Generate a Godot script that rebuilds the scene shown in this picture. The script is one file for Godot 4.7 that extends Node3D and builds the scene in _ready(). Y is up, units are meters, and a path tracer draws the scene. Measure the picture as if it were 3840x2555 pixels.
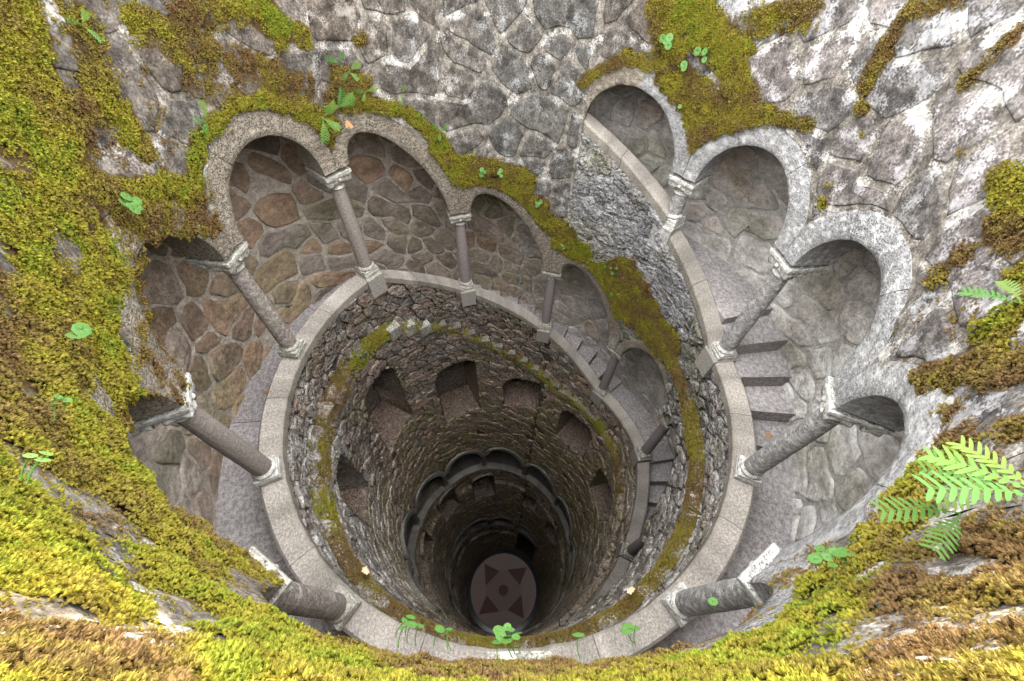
extends Node3D
# A deep spiral stair well of rough granite, looked down into from its mossy rim.
# Lengths on the drum are in units of its inner radius; S turns them into metres. Angles are degrees, 0 = the far side, clockwise from above.
const S := 2.4
const BAY := 360.0 / 11.0
const A0 := 47.0
const HALF := 3.55          # half an abacus, degrees
const RISE := 0.245         # arch rise
const RW := 1.37            # outer wall of the stair
const RP := 1.093           # back of the parapet
const RB := 1.15            # back of the arcade wall
const YFLOOR := -11.9
# height of each column's base ring, column after column down the spiral
var YB := [-1.18, -1.546, -1.555, -1.56, -1.56, -1.555, -1.545, -1.54, -1.54, -1.973, -2.413, -2.879, -2.885, -3.425, -3.85, -4.22, -4.25, -4.66, -5.08, -5.445, -5.588, -5.99, -6.42, -6.85, -7.28, -7.3, -7.72, -8.14, -8.56, -8.66, -8.68, -9.1, -9.52, -9.94, -10.36, -10.78, -11.2, -11.6]
const LAST := 33
var rng := RandomNumberGenerator.new()
var n1 := FastNoiseLite.new()
var n2 := FastNoiseLite.new()
var n3 := FastNoiseLite.new()
var M := {}
var names := {}
var cam_pos := Vector3(0.0024, 0, 0.97 * S)
var cam_inv := Transform3D()

# ---------------------------------------------------------------- geometry of the well
func pt(a: float, r: float, y: float) -> Vector3:
	var t := deg_to_rad(a)
	var q := S * r * taper(y)
	return Vector3(q * sin(t), S * y, -q * cos(t))

func col_a(k: int) -> float:
	return A0 + BAY * k

func spring(k: int) -> float:
	if k <= 0: return -0.975
	return YB[mini(k, LAST)] + 0.575

func base_y(t: float) -> float:      # base ring height along the spiral
	if t < 0.0: return lerpf(-1.12, -0.82, clampf(-t / 0.9, 0, 1.2))
	var k := clampi(int(floor(t)), 0, LAST - 1)
	return lerpf(YB[k], YB[k + 1], clampf(t - k, 0, 1))

func par_y(t: float) -> float:       # top of the parapet
	return base_y(t) - 0.06

func floor_y(t: float) -> float:     # nominal floor (slope) behind the parapet
	if t < 7.9: return -1.85 + clampf((1.62 - t) * 0.44, 0.0, 0.36)
	if t < 11.0: return -1.85 - 0.42 * (t - 7.9)
	if t < 12.0: return -3.152
	return minf(par_y(t) - 0.21, -3.152 - 0.44 * clampf(t - 12.0, 0, 1.0))

func intrados(a: float) -> float:
	if a < A0:
		var s0 := clampf((a - 17.4) / (A0 - HALF - 17.4), 0, 1)
		if a > A0 - HALF: return -0.975
		return lerpf(-0.882, -0.975, s0) + 0.225 * sqrt(maxf(0, 1 - pow(2 * s0 - 1, 2)))
	var k := int(floor((a - A0) / BAY))
	var lo := col_a(k) + HALF
	var hi := col_a(k + 1) - HALF
	if a <= lo: return spring(k)
	if a >= hi: return spring(k + 1)
	var s := (a - lo) / (hi - lo)
	return lerpf(spring(k), spring(k + 1), s) + RISE * sqrt(maxf(0, 1 - pow(2 * s - 1, 2)))

var ext_cache := {}
func arch_pts(k: int) -> Array:      # [intrados, extrados] as points (degrees, y) of the bay after column k
	if ext_cache.has(k): return ext_cache[k]
	var lo := 17.4 if k < 0 else col_a(k) + HALF
	var hi := col_a(k + 1) - HALF
	var ins := PackedVector2Array()
	var ex := PackedVector2Array()
	var n := 30
	for i in n + 1:
		var s := (1 - cos(PI * i / n)) / 2
		var a := lerpf(lo, hi, s)
		ins.append(Vector2(a, intrados(clampf(a, lo + 0.001, hi - 0.001))))
	var w := 0.088 if k < 11 else 0.06
	var c := 180.0 / PI
	for i in n + 1:
		var p0 := ins[maxi(i - 1, 0)]
		var p1 := ins[mini(i + 1, n)]
		var d := Vector2((p1.x - p0.x) / c, p1.y - p0.y).normalized()
		if i == 0: d = Vector2(0, 1)
		if i == n: d = Vector2(0, -1)
		var q := Vector2(ins[i].x - d.y * w * c, ins[i].y + d.x * w)
		q.x = clampf(q.x, (14.5 if k < 0 else col_a(k) + 0.05), col_a(k + 1) - 0.05)
		ex.append(q)
	ext_cache[k] = [ins, ex]
	return ext_cache[k]

func extrados(a: float) -> float:
	var k := int(floor((a - A0) / BAY))
	if a < 14.5: return -0.9
	var ex: PackedVector2Array = arch_pts(k)[1]
	var best := -100.0
	for i in ex.size() - 1:
		var p := ex[i]
		var q := ex[i + 1]
		if a >= p.x - 0.0001 and a <= q.x + 0.0001:
			var t := 0.0 if q.x - p.x < 0.0001 else (a - p.x) / (q.x - p.x)
			best = maxf(best, lerpf(p.y, q.y, t))
	if best < -50: best = spring(k if a - col_a(k) < BAY / 2 else k + 1) + 0.03
	return best

func rim_y(a: float) -> float:  # far side, out of view, raised and bumped to shape the sun opposite
	return -0.075 + (1 + cos(deg_to_rad(a))) / 2.0 * (0.46 + 0.05 * sin(deg_to_rad(a * 7)) + 0.04 * sin(deg_to_rad(a * 17 + 40)))

# ---------------------------------------------------------------- moss field: strokes of moss on the upper wall (angle, y, angle, y, radius, strength, hue)
var strokes := [
	 [267.9,-0.271,261.5,-0.46,0.066,1.0,0.35],  [260.8,-0.345,254.9,-0.481,0.062,1.0,0.3],  [256.8,-0.418,252.1,-0.531,0.05,1.0,0.3],  [248.2,-0.465,246.2,-0.518,0.057,1.0,0.3],  [238.3,-0.498,230.2,-0.524,0.054,0.8,0.8],  
	[255.4,-0.572,251.1,-0.688,0.061,1.0,0.25],  [249.9,-0.668,236.7,-0.747,0.056,1.0,0.2],  [245.4,-0.549,238.2,-0.626,0.064,0.9,0.5],  [234.1,-0.598,225.8,-0.648,0.083,1.0,0.45],  
	[228.2,-0.659,221.8,-0.721,0.064,1.0,0.2],  [223.5,-0.507,219.2,-0.538,0.073,0.9,0.6],  [212.5,-0.432,205.6,-0.418,0.066,1.0,0.25],  [203.0,-0.366,201.2,-0.407,0.069,1.0,0.4],  [218.7,-0.662,209.6,-0.732,0.067,1.0,0.3], 
	 [213.9,-0.731,210.3,-1.003,0.082,1.0,0.55],  [203.8,-0.617,195.3,-0.637,0.074,1.0,0.25],  [192.4,-0.525,184.5,-0.36,0.072,1.0,0.25],  [183.8,-0.304,177.7,-0.307,0.064,1.0,0.4],  
	[177.2,-0.375,167.4,-0.542,0.111,1.0,0.35],  [165.9,-0.602,156.9,-0.59,0.064,1.0,0.3],  [152.2,-0.686,143.0,-0.63,0.054,1.0,0.3],  [140.2,-0.657,137.2,-0.629,0.047,1.0,0.2],  [191.0,-0.199,187.9,-0.209,0.036,1.0,0.45],  
	[185.9,-0.12,183.7,-0.139,0.02,1.0,0.4],  [183.3,-0.152,180.4,-0.168,0.037,1.0,0.6],  [179.5,-0.173,176.6,-0.198,0.0,0.9,0.7],  [276.2,-0.324,272.2,-0.421,0.047,0.9,0.5],  [284.8,-0.363,291.9,-0.466,0.058,0.85,0.65],  
	[290.9,-0.37,301.8,-0.391,0.049,0.8,0.75],  [304.9,-0.401,306.6,-0.462,0.05,1.0,0.15],  [310.5,-0.488,310.8,-0.495,0.039,1.0,0.5],  [272.8,-0.425,272.0,-0.564,0.04,1.0,0.3],  [267.0,-0.43,262.0,-0.535,0.046,0.8,0.75],  
	[261.0,-0.557,275.4,-0.713,0.031,1.0,0.15],  [259.6,-0.49,259.9,-0.556,0.051,1.0,0.4],  [262.7,-0.636,274.0,-0.757,0.058,0.95,0.85],  [269.6,-0.72,275.4,-0.928,0.047,0.9,0.85],  
	[274.3,-0.731,281.9,-0.639,0.036,1.0,0.1],  [281.9,-0.639,289.8,-0.608,0.027,1.0,0.1],  [290.0,-0.603,297.8,-0.617,0.023,1.0,0.1],  [297.8,-0.617,305.1,-0.691,0.026,1.0,0.15],  [305.1,-0.691,310.5,-0.786,0.047,1.0,0.4], 
	 [307.2,-0.925,307.2,-0.954,0.036,1.0,0.4],  [308.1,-0.84,308.1,-0.849,0.045,0.9,0.6],  [297.4,-0.516,307.7,-0.633,0.059,0.7,0.95],  [285.4,-0.507,294.3,-0.599,0.036,0.65,0.9],  
	[315.9,-0.64,320.2,-0.688,0.051,0.95,0.6],  [322.9,-0.538,323.0,-0.541,0.032,0.9,0.7],  [312.3,-0.707,320.2,-0.751,0.041,0.9,0.6],  [320.3,-0.744,330.5,-0.825,0.029,1.0,0.15],  
	[330.4,-0.828,337.5,-0.961,0.034,1.0,0.15],  [337.3,-0.981,341.2,-1.172,0.052,1.0,0.2],  [342.8,-1.128,361.3,-1.217,0.084,1.0,0.5],  [358.6,-1.244,367.3,-1.368,0.07,1.0,0.4],  [369.0,-1.422,377.1,-1.514,0.065,1.0,0.6],  
	[376.1,-1.584,24.1,-1.604,0.062,1.0,0.15],  [32.4,-1.748,41.6,-1.876,0.104,1.0,0.3],  [40.5,-1.81,62.1,-1.862,0.13,1.0,0.6],  [40.5,-1.593,50.7,-1.745,0.086,0.9,0.8],  [375.5,-0.717,24.8,-0.6,0.027,1.0,0.7],  
	[24.8,-0.6,32.2,-0.605,0.025,1.0,0.6],  [30.0,-0.437,38.5,-0.655,0.06,1.0,0.5],  [35.8,-0.446,46.9,-0.505,0.076,1.0,0.15],  [38.5,-0.655,49.4,-0.737,0.097,1.0,0.55],  [47.9,-0.54,55.6,-0.65,0.058,1.0,0.6],  
	[42.1,-0.765,48.7,-0.883,0.032,1.0,0.7],  [48.3,-0.778,59.1,-0.627,0.038,1.0,0.55],  [58.9,-0.621,68.6,-0.599,0.024,1.0,0.6],  [46.6,-0.433,58.0,-0.356,0.046,0.8,0.55],  [74.0,-0.452,72.6,-0.322,0.025,0.95,0.85],  
	[75.6,-0.496,75.8,-0.497,0.022,1.0,0.6],  [73.5,-0.284,78.4,-0.248,0.024,0.85,0.8],  [87.5,-0.354,88.5,-0.254,0.018,0.9,0.8],  [102.8,-0.435,108.6,-0.428,0.04,1.0,0.45],  [106.8,-0.489,112.9,-0.452,0.033,1.0,0.9],  
	[106.8,-0.556,107.2,-0.553,0.029,0.9,1.0],  [114.8,-0.488,115.2,-0.462,0.025,1.0,0.3],  [106.7,-0.621,107.0,-0.62,0.029,0.9,0.7],  [119.6,-0.574,119.6,-0.48,0.031,1.0,0.35],  [121.2,-0.724,123.9,-0.584,0.041,1.0,0.8],  
	[123.5,-0.638,123.5,-0.552,0.031,1.0,0.6],  [126.9,-0.55,128.4,-0.482,0.038,0.9,0.9],  [133.7,-0.616,135.9,-0.499,0.033,0.8,1.0],  [149.5,-0.46,153.6,-0.358,0.028,0.9,0.8],  [153.8,-0.526,156.5,-0.343,0.028,0.8,0.9],  
	[166.2,-0.325,160.8,-0.362,0.017,0.7,0.95],  [165.5,-0.243,166.5,-0.207,0.031,1.0,0.4],  [173.6,-0.15,171.4,-0.153,0.018,0.65,0.9],  [80.1,-0.743,80.3,-0.743,0.021,1.0,0.4],  [79.0,-0.694,79.2,-0.695,0.01,1.0,0.5],  
	[94.2,-0.445,94.4,-0.445,0.008,1.0,0.6],  [78.8,-0.542,79.0,-0.543,0.009,1.0,0.6]
]
const GW := 720
const GH := 240
const GY0 := -2.05
const GY1 := 0.2
var field := PackedFloat32Array()
var field_h := PackedFloat32Array()

func build_field() -> void:
	field.resize(GW * GH)
	field_h.resize(GW * GH)
	field_h.fill(0.85)
	var dx := TAU / GW
	var dy := (GY1 - GY0) / GH
	for st in strokes:
		var x0: float = deg_to_rad(st[0])
		var x1: float = x0 + wrapf(deg_to_rad(st[2]) - x0, -PI, PI)
		var y0: float = st[1]
		var y1: float = st[3]
		var r: float = maxf(st[4], 0.012)
		var reach := r * 1.7
		var ax := Vector2(x1 - x0, y1 - y0)
		var l2 := maxf(ax.length_squared(), 1e-9)
		var i0 := int(floor((minf(x0, x1) - reach) / dx))
		var i1 := int(ceil((maxf(x0, x1) + reach) / dx))
		var j0 := clampi(int(floor((minf(y0, y1) - reach - GY0) / dy)), 0, GH - 1)
		var j1 := clampi(int(ceil((maxf(y0, y1) + reach - GY0) / dy)), 0, GH - 1)
		for i in range(i0, i1 + 1):
			var ii := posmod(i, GW)
			for j in range(j0, j1 + 1):
				var p := Vector2((i + 0.5) * dx - x0, GY0 + (j + 0.5) * dy - y0)
				var u := clampf(p.dot(ax) / l2, 0, 1)
				var d := (p - ax * u).length() / r
				if d > 1.7: continue
				var v: float = st[5] * (1.0 - smoothstep(0.55, 1.6, d))
				var at := ii + j * GW
				if v > 0.02:
					var w := v / (v + field[at] + 0.05)
					field_h[at] = lerpf(field_h[at], st[6], w)
					field[at] = maxf(field[at], v)

func fetch(g: PackedFloat32Array, a: float, y: float) -> float:
	var x := fposmod(a, 360.0) / 360.0 * GW - 0.5
	var z := clampf((y - GY0) / (GY1 - GY0) * GH - 0.5, 0.0, GH - 1.001)
	var i := int(floor(x))
	var j := int(z)
	var fx := x - i
	var fy := z - j
	var i0 := posmod(i, GW)
	var i1 := posmod(i + 1, GW)
	return lerpf(lerpf(g[i0 + j * GW], g[i1 + j * GW], fx), lerpf(g[i0 + (j + 1) * GW], g[i1 + (j + 1) * GW], fx), fy)

func arc_noise(n: FastNoiseLite, a: float, y: float, k: float) -> float:
	var t := deg_to_rad(a)
	return n.get_noise_3d(sin(t) * k, y * k, cos(t) * k)

# how much moss (0..1) grows on the upper wall at this spot, ragged by noise
func moss(a: float, y: float) -> float:
	var aw := fposmod(a, 360.0)
	var left := smoothstep(185.0, 215.0, aw) * (1.0 - smoothstep(268.0, 300.0, aw))
	var right := smoothstep(95.0, 125.0, aw) * (1.0 - smoothstep(160.0, 175.0, aw))
	var south := smoothstep(160.0, 175.0, aw) * (1.0 - smoothstep(190.0, 200.0, aw))
	var base := 0.56 * left + 0.40 * right + 0.92 * south if y > -1.1 else 0.0
	var f := maxf(fetch(field, a, y), base)
	if f < 0.02: return 0.0
	return clampf(f + 0.55 * arc_noise(n1, a, y, 9.0) + 0.36 * arc_noise(n2, a, y, 26.0) - 0.05, 0, 1)

func moss_foot(a: float) -> float:      # how far down the moss hangs over the arches
	var aw := fposmod(a, 360.0)
	var w := smoothstep(143.0, 152.0, aw) * (1.0 - smoothstep(266.0, 280.0, aw))
	if w <= 0.0: return extrados(a) - 0.03
	return lerpf(extrados(a) - 0.03, intrados(a) - 0.012 + 0.03 * arc_noise(n2, a, 0.0, 9.0), w)

func hue(a: float, y: float) -> float:
	return clampf(fetch(field_h, a, y) + 0.60 * arc_noise(n2, a + 90, y, 8.0) + 0.30 * arc_noise(n3, a, y, 36.0), 0, 1)

func moss_color(h: float, g: float) -> Color:
	var bright := Color(0.168, 0.190, 0.022)
	var yellow := Color(0.225, 0.190, 0.026)
	var olive := Color(0.175, 0.132, 0.032)
	var brown := Color(0.150, 0.092, 0.040)
	var c: Color
	if h < 0.35: c = bright.lerp(yellow, h / 0.35)
	elif h < 0.65: c = yellow.lerp(olive, (h - 0.35) / 0.3)
	else: c = olive.lerp(brown, (h - 0.65) / 0.35)
	return Color(c.r * g, c.g * g, c.b * g)

# ---------------------------------------------------------------- node helpers
func root3(called: String, label: String, category: String, group := "", kind := "", pos := Vector3.ZERO) -> Node3D:
	var o := Node3D.new()
	o.name = called
	add_child(o, true)
	o.position = pos
	tag(o, label, category, group, kind)
	return o

func tag(o: Node, label := "", category := "", group := "", kind := "") -> void:
	if label: o.set_meta("label", label)
	if category: o.set_meta("category", category)
	if group: o.set_meta("group", group)
	if kind: o.set_meta("kind", kind)

func part(parent: Node, called: String, mesh: Mesh, mat: Material) -> MeshInstance3D:
	var m := MeshInstance3D.new()
	m.name = called
	m.mesh = mesh
	m.material_override = mat
	parent.add_child(m, true)
	return m

func st_new() -> SurfaceTool:
	var st := SurfaceTool.new()
	st.begin(Mesh.PRIMITIVE_TRIANGLES)
	st.set_smooth_group(0)
	return st

func done(st: SurfaceTool) -> ArrayMesh:
	st.generate_normals()
	return st.commit()

# a strip of quads between rows of points, front seen from the side where the rows run left to right and bottom to top
func grid(st: SurfaceTool, rows: Array, cols: Array = [], flip := false, groups: Array = []) -> void:
	for j in rows.size() - 1:
		if groups.size(): st.set_smooth_group(groups[j])
		var p: PackedVector3Array = rows[j]
		var q: PackedVector3Array = rows[j + 1]
		for i in p.size() - 1:
			var v := [p[i], q[i], q[i + 1], p[i], q[i + 1], p[i + 1]]
			var c := []
			if cols.size(): c = [cols[j][i], cols[j + 1][i], cols[j + 1][i + 1], cols[j][i], cols[j + 1][i + 1], cols[j][i + 1]]
			if flip: 
				v = [v[0], v[2], v[1], v[3], v[5], v[4]]
				if c.size(): c = [c[0], c[2], c[1], c[3], c[5], c[4]]
			for n in 6:
				if c.size(): st.set_color(c[n])
				st.add_vertex(v[n])

# a curved block on the drum: angles a0..a1, radii r0..r1, bottom and top heights at either end; edges softened
func curved_block(a0: float, a1: float, r0: float, r1: float, b0: float, b1: float, t0: float, t1: float, col := Color.WHITE, bevel := 0.006, steps := 0, stain := 0.0) -> ArrayMesh:
	var st := SurfaceTool.new()
	st.begin(Mesh.PRIMITIVE_TRIANGLES)
	st.set_color(col)
	var n := steps if steps > 0 else maxi(1, int(ceil((a1 - a0) / 3.0)))
	var prof := []
	var base_r0 := r0
	var tone := []
	for i in n + 1:
		var u := float(i) / n
		var a := lerpf(a0, a1, u)
		var b := lerpf(b0, b1, u)
		var t := lerpf(t0, t1, u)
		if stain > 0.3:
			t += 0.0022 * arc_noise(n2, a, t, 16.0)
			r0 = base_r0 + 0.004 * arc_noise(n2, a, t + 3.0, 16.0)
		tone.append(1.0 if stain <= 0.0 else 1.0 + stain * (1.3 * arc_noise(n1, a, t, 7.0) + 0.8 * arc_noise(n2, a, t, 22.0)))
		prof.append(PackedVector3Array([pt(a, r0, b), pt(a, r0, t - bevel), pt(a, r0 + bevel, t), pt(a, r1 - bevel, t), pt(a, r1, t - bevel), pt(a, r1, b), pt(a, r0, b)]))
	for j in 6:
		st.set_smooth_group(-1)
		for i in n:
			var p: PackedVector3Array = prof[i]
			var q: PackedVector3Array = prof[i + 1]
			if stain <= 0.0:
				for v in [p[j], p[j + 1], q[j + 1], p[j], q[j + 1], q[j]]: st.add_vertex(v)
			else:
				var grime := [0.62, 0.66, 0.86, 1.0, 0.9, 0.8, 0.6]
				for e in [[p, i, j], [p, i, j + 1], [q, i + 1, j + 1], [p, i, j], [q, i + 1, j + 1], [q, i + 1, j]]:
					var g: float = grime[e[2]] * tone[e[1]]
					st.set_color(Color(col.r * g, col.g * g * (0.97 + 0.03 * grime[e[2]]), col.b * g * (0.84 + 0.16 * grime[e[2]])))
					st.add_vertex(e[0][e[2]])
	for e in [0, n]:
		var p: PackedVector3Array = prof[e]
		for j in range(1, 5):
			for v in ([p[0], p[j + 1], p[j]] if e == 0 else [p[0], p[j], p[j + 1]]): st.add_vertex(v)
	st.generate_normals()
	return st.commit()

# ---------------------------------------------------------------- rubble: Voronoi stones on the unrolled drum
func voronoi(x0: float, x1: float, y0: float, y1: float, cw: float, ch: float, jit: float, sd: int, merge := 0.0) -> Array:
	var joined := false
	var r := RandomNumberGenerator.new()
	r.seed = sd
	var nx := int(ceil((x1 - x0) / cw)) + 2
	var ny := int(ceil((y1 - y0) / ch)) + 2
	var seeds := []
	for j in ny:
		var row := PackedVector2Array()
		for i in nx:
			row.append(Vector2(x0 + (i - 0.5 + 0.5 * (j % 2) + r.randf_range(-jit, jit)) * cw, y0 + (j - 0.5 + r.randf_range(-jit, jit)) * ch))
		seeds.append(row)
	var out := []
	for j in ny:
		for i in nx:
			var c: Vector2 = seeds[j][i]
			var poly := PackedVector2Array([c + Vector2(-cw * 1.5, -ch * 1.5), c + Vector2(cw * 1.5, -ch * 1.5), c + Vector2(cw * 1.5, ch * 1.5), c + Vector2(-cw * 1.5, ch * 1.5)])
			for dj in range(-2, 3):
				for di in range(-2, 3):
					if (di == 0 and dj == 0) or j + dj < 0 or j + dj >= ny or i + di < 0 or i + di >= nx: continue
					var o: Vector2 = seeds[j + dj][i + di]
					var mid := (c + o) / 2
					var nn := (o - c)
					# clip the polygon to the near side of the bisector
					var keep := PackedVector2Array()
					var m := poly.size()
					for v in m:
						var p := poly[v]
						var q := poly[(v + 1) % m]
						var dp := (p - mid).dot(nn)
						var dq := (q - mid).dot(nn)
						if dp <= 0: keep.append(p)
						if (dp < 0 and dq > 0) or (dp > 0 and dq < 0): keep.append(p.lerp(q, dp / (dp - dq)))
					poly = keep
			if poly.size() > 2:
				if merge > 0.0 and not joined and i > 0 and out.size() and r.randf() < merge:
					var u := Geometry2D.merge_polygons(out[out.size() - 1], poly)
					if u.size() == 1:
						out[out.size() - 1] = u[0]
						joined = true
						continue
				joined = false
				out.append(poly)
	return out

func poly_area(p: PackedVector2Array) -> float:
	var s := 0.0
	for i in p.size(): s += p[i].cross(p[(i + 1) % p.size()])
	return s / 2

func resample(p: PackedVector2Array, n: int, jit: float) -> PackedVector2Array:
	var total := 0.0
	for i in p.size(): total += p[i].distance_to(p[(i + 1) % p.size()])
	var out := PackedVector2Array()
	var step := total / n
	var acc := 0.0
	var want := 0.0
	for i in p.size():
		var a := p[i]
		var b := p[(i + 1) % p.size()]
		var l := a.distance_to(b)
		while want <= acc + l and out.size() < n:
			var q := a.lerp(b, (want - acc) / maxf(l, 1e-6))
			out.append(q + Vector2(rng.randf_range(-jit, jit), rng.randf_range(-jit, jit)))
			want += step
		acc += l
	return out

# shrink a cell by its joint, round its corners, cut the openings away; returns the outline or an empty array
func shape_cell(cell: PackedVector2Array, joint: float, round_by: float, keep: PackedVector2Array, cuts: Array, n: int, jit: float) -> PackedVector2Array:
	var none := PackedVector2Array()
	var ps := [cell]
	if keep.size():
		ps = Geometry2D.intersect_polygons(cell, keep)
	for cut in cuts:
		var nx := []
		for p in ps: nx.append_array(Geometry2D.clip_polygons(p, cut))
		ps = nx
	var best := none
	var ba := 0.0
	for p in ps:
		var a := absf(poly_area(p))
		if a > ba:
			ba = a
			best = p
	if best.is_empty(): return none
	var sh := Geometry2D.offset_polygon(best, -(joint + round_by), Geometry2D.JOIN_MITER)
	if sh.is_empty(): return none
	sh = Geometry2D.offset_polygon(sh[0], round_by, Geometry2D.JOIN_ROUND)
	if sh.is_empty() or absf(poly_area(sh[0])) < 0.0004: return none
	var r: PackedVector2Array = sh[0]
	if poly_area(r) < 0: r.reverse()
	return resample(r, n, jit)

# One stone: outline in (x = angle in radians times rref, y); wall is a callable radius(a, y); h its height above the mortar towards the axis (sign 1) 
func stone_mesh(st: SurfaceTool, o: PackedVector2Array, rref: float, wall: Callable, h: float, col: Callable, id: float, rough: float, shear: Callable, uvf = null) -> void:
	var n := o.size()
	var c := Vector2.ZERO
	for p in o: c += p
	c /= n
	var rings := []
	var cols := []
	var uvs := []
	var spec := [[1.0, -0.004], [0.97, h * 0.62], [0.92, h * 0.94], [0.85, h], [0.42, h]]
	for k in 5:
		var ring := PackedVector3Array()
		var rc := []
		var ru := []
		for p in o:
			var q: Vector2 = c + (p - c) * spec[k][0]
			var a := rad_to_deg(q.x / rref)
			var y: float = q.y + shear.call(a)
			var hh: float = spec[k][1]
			if k > 0: hh += rough * n3.get_noise_3d(q.x * 60 + id * 31, q.y * 60, id * 7)
			ring.append(pt(a, wall.call(a, y) - hh, y))
			rc.append(col.call(a, y, id))
			if uvf != null: ru.append(uvf.call(a, y))
		rings.append(ring)
		cols.append(rc)
		uvs.append(ru)
	var ca := rad_to_deg(c.x / rref)
	var cy: float = c.y + shear.call(ca)
	var cp := pt(ca, wall.call(ca, cy) - h * 1.02 - rough * n3.get_noise_2d(id * 90, 5), cy)
	var cc = col.call(ca, cy, id)
	for k in 4:
		for i in n:
			var j := (i + 1) % n
			for e in [[k, i], [k + 1, i], [k + 1, j], [k, i], [k + 1, j], [k, j]]:
				st.set_color(cols[e[0]][e[1]])
				if uvf != null:
					st.set_uv(uvs[e[0]][e[1]])
					st.set_uv2(uvs[e[0]][e[1]] * Vector2(9, 2.2))
				st.add_vertex(rings[e[0]][e[1]])
	for i in n:
		var j := (i + 1) % n
		for e in [i, -1, j]:
			st.set_color(cc if e < 0 else cols[4][e])
			if uvf != null:
				var uv: Vector2 = uvf.call(ca, cy) if e < 0 else uvs[4][e]
				st.set_uv(uv)
				st.set_uv2(uv * Vector2(9, 2.2))
			st.add_vertex(cp if e < 0 else rings[4][e])

# how large a spot shows in the photograph's frame, 0 if outside
func seen(p: Vector3, area: float) -> float:
	var v := cam_inv * p
	if v.z > -0.2: return 0.0
	var x := -v.x / v.z / (0.847 * 1.503)
	var y := -v.y / v.z / 0.847
	if absf(x) > 1.05 or absf(y) > 1.05: return 0.0
	return area / v.length_squared()

# lay stones: list of [outline, id, h]; the most visible ones become parts of their own, the rest one part
func lay_stones(parent: Node, called: String, list: Array, most: int, rref: float, wall: Callable, col: Callable, rough: float, shear: Callable, mat: Material, uvf = null, least := 0.0) -> void:
	var rank := []
	for e in list:
		var o: PackedVector2Array = e[0]
		var a := rad_to_deg(o[0].x / rref)
		var y: float = o[0].y + shear.call(a)
		var v := seen(pt(a, rref, y), absf(poly_area(o)))
		rank.append([v, e])
	rank.sort_custom(func(p, q): return p[0] > q[0])
	var rest := st_new()
	var left := 0
	for i in rank.size():
		var e = rank[i][1]
		if i < most and rank[i][0] > least:
			var st := st_new()
			stone_mesh(st, e[0], rref, wall, e[2], col, e[1], rough, shear, uvf)
			part(parent, called, done(st), mat)
		else:
			stone_mesh(rest, e[0], rref, wall, e[2], col, e[1], rough, shear, uvf)
			left += 1
	if left:
		var m := part(parent, called + "_rubble", done(rest), mat)
		m.set_meta("kind", "stuff")

# ---------------------------------------------------------------- wall surfaces
func taper(y: float) -> float:
	return 1.0 - 0.003 * maxf(0.0, -y - 5.0)

func upper_r(a: float, y: float) -> float:      # mortar face of the upper wall
	var south := 0.5 - 0.5 * cos(deg_to_rad(a))
	var r := 0.985 + 0.030 * south * south + (0.010 - 0.006 * south) * arc_noise(n1, a, y, 3.0) + (0.004 + 0.004 * south) * arc_noise(n2, a, y, 14.0)
	var top := y - (rim_y(a) - 0.09)
	if top > 0: r += 0.09 * (1 - sqrt(maxf(0.0, 1 - pow(minf(top / 0.09, 1.0), 2))))
	return r

func drum_r(a: float, y: float) -> float:       # face of the drum below a parapet
	var t := (a - A0) / BAY
	var d := y - ledge_y(t)
	var r := lerpf(0.966, 1.014, smoothstep(-0.012, 0.016, d))
	if t < 1.2: r = lerpf(lerpf(0.988, 1.0, smoothstep(-0.9, 0.6, t)), r, smoothstep(0.3, 1.2, t))
	var south := 0.5 - 0.5 * cos(deg_to_rad(a))
	r += 0.022 * pow(south, 3.0)
	return r + 0.006 * arc_noise(n1, a, y, 4.0)

func ledge_y(t: float) -> float:
	if t < 0.3: return -1.85 + (0.3 - t) * 0.3
	var xs := [0.3, 0.76, 1.3, 2.0, 7.5, 8.0, 8.4, 8.8, 9.2, 9.72, 10.4, 11.0, 11.6, 12.0, 13.0]
	var ys := [-1.85, -1.90, -1.96, -1.97, -1.965, -2.02, -2.19, -2.37, -2.63, -2.9, -3.21, -3.26, -3.28, -3.42, -3.9]
	for i in xs.size() - 1:
		if t <= xs[i + 1]: return lerpf(ys[i], ys[i + 1], (t - xs[i]) / (xs[i + 1] - xs[i]))
	return maxf(par_y(t) - 0.5, YFLOOR - 1.0)

# niches in the drum: [angle, half width, sill, crown]
var niches := [
	[253.0, 8.5, -2.85, -2.2], [292.0, 10.0, -3.1, -2.29], [330.5, 11.0, -3.72, -2.8], [367.5, 11.0, -3.72, -3.2], [403.0, 11.0, -4.12, -3.45], [439.0, 11.5, -4.42, -3.76],
	[625.0, 8.0, -5.95, -5.25], [663.0, 9.0, -6.35, -5.5], [698.0, 10.0, -6.86, -5.85], [740.0, 12.0, -7.4, -6.72], [778.0, 10.0, -7.95, -7.2],
	[1060.0, 10.0, -10.35, -9.7], [1101.0, 11.0, -11.2, -9.85]]

func niche_top(nc: Array, a: float) -> float:
	var u := clampf((a - nc[0]) / nc[1], -1, 1)
	return nc[3] - 0.11 * (1 - sqrt(maxf(0, 1 - pow(absf(u), 2.6))))

func band_bottom(a: float) -> float:            # lower end of the drum wall whose top is the parapet at this angle
	var b := a + 360.0
	if b > col_a(LAST) - 0.5: return YFLOOR - 0.05
	return maxf(extrados(b), YFLOOR - 0.05)

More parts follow.
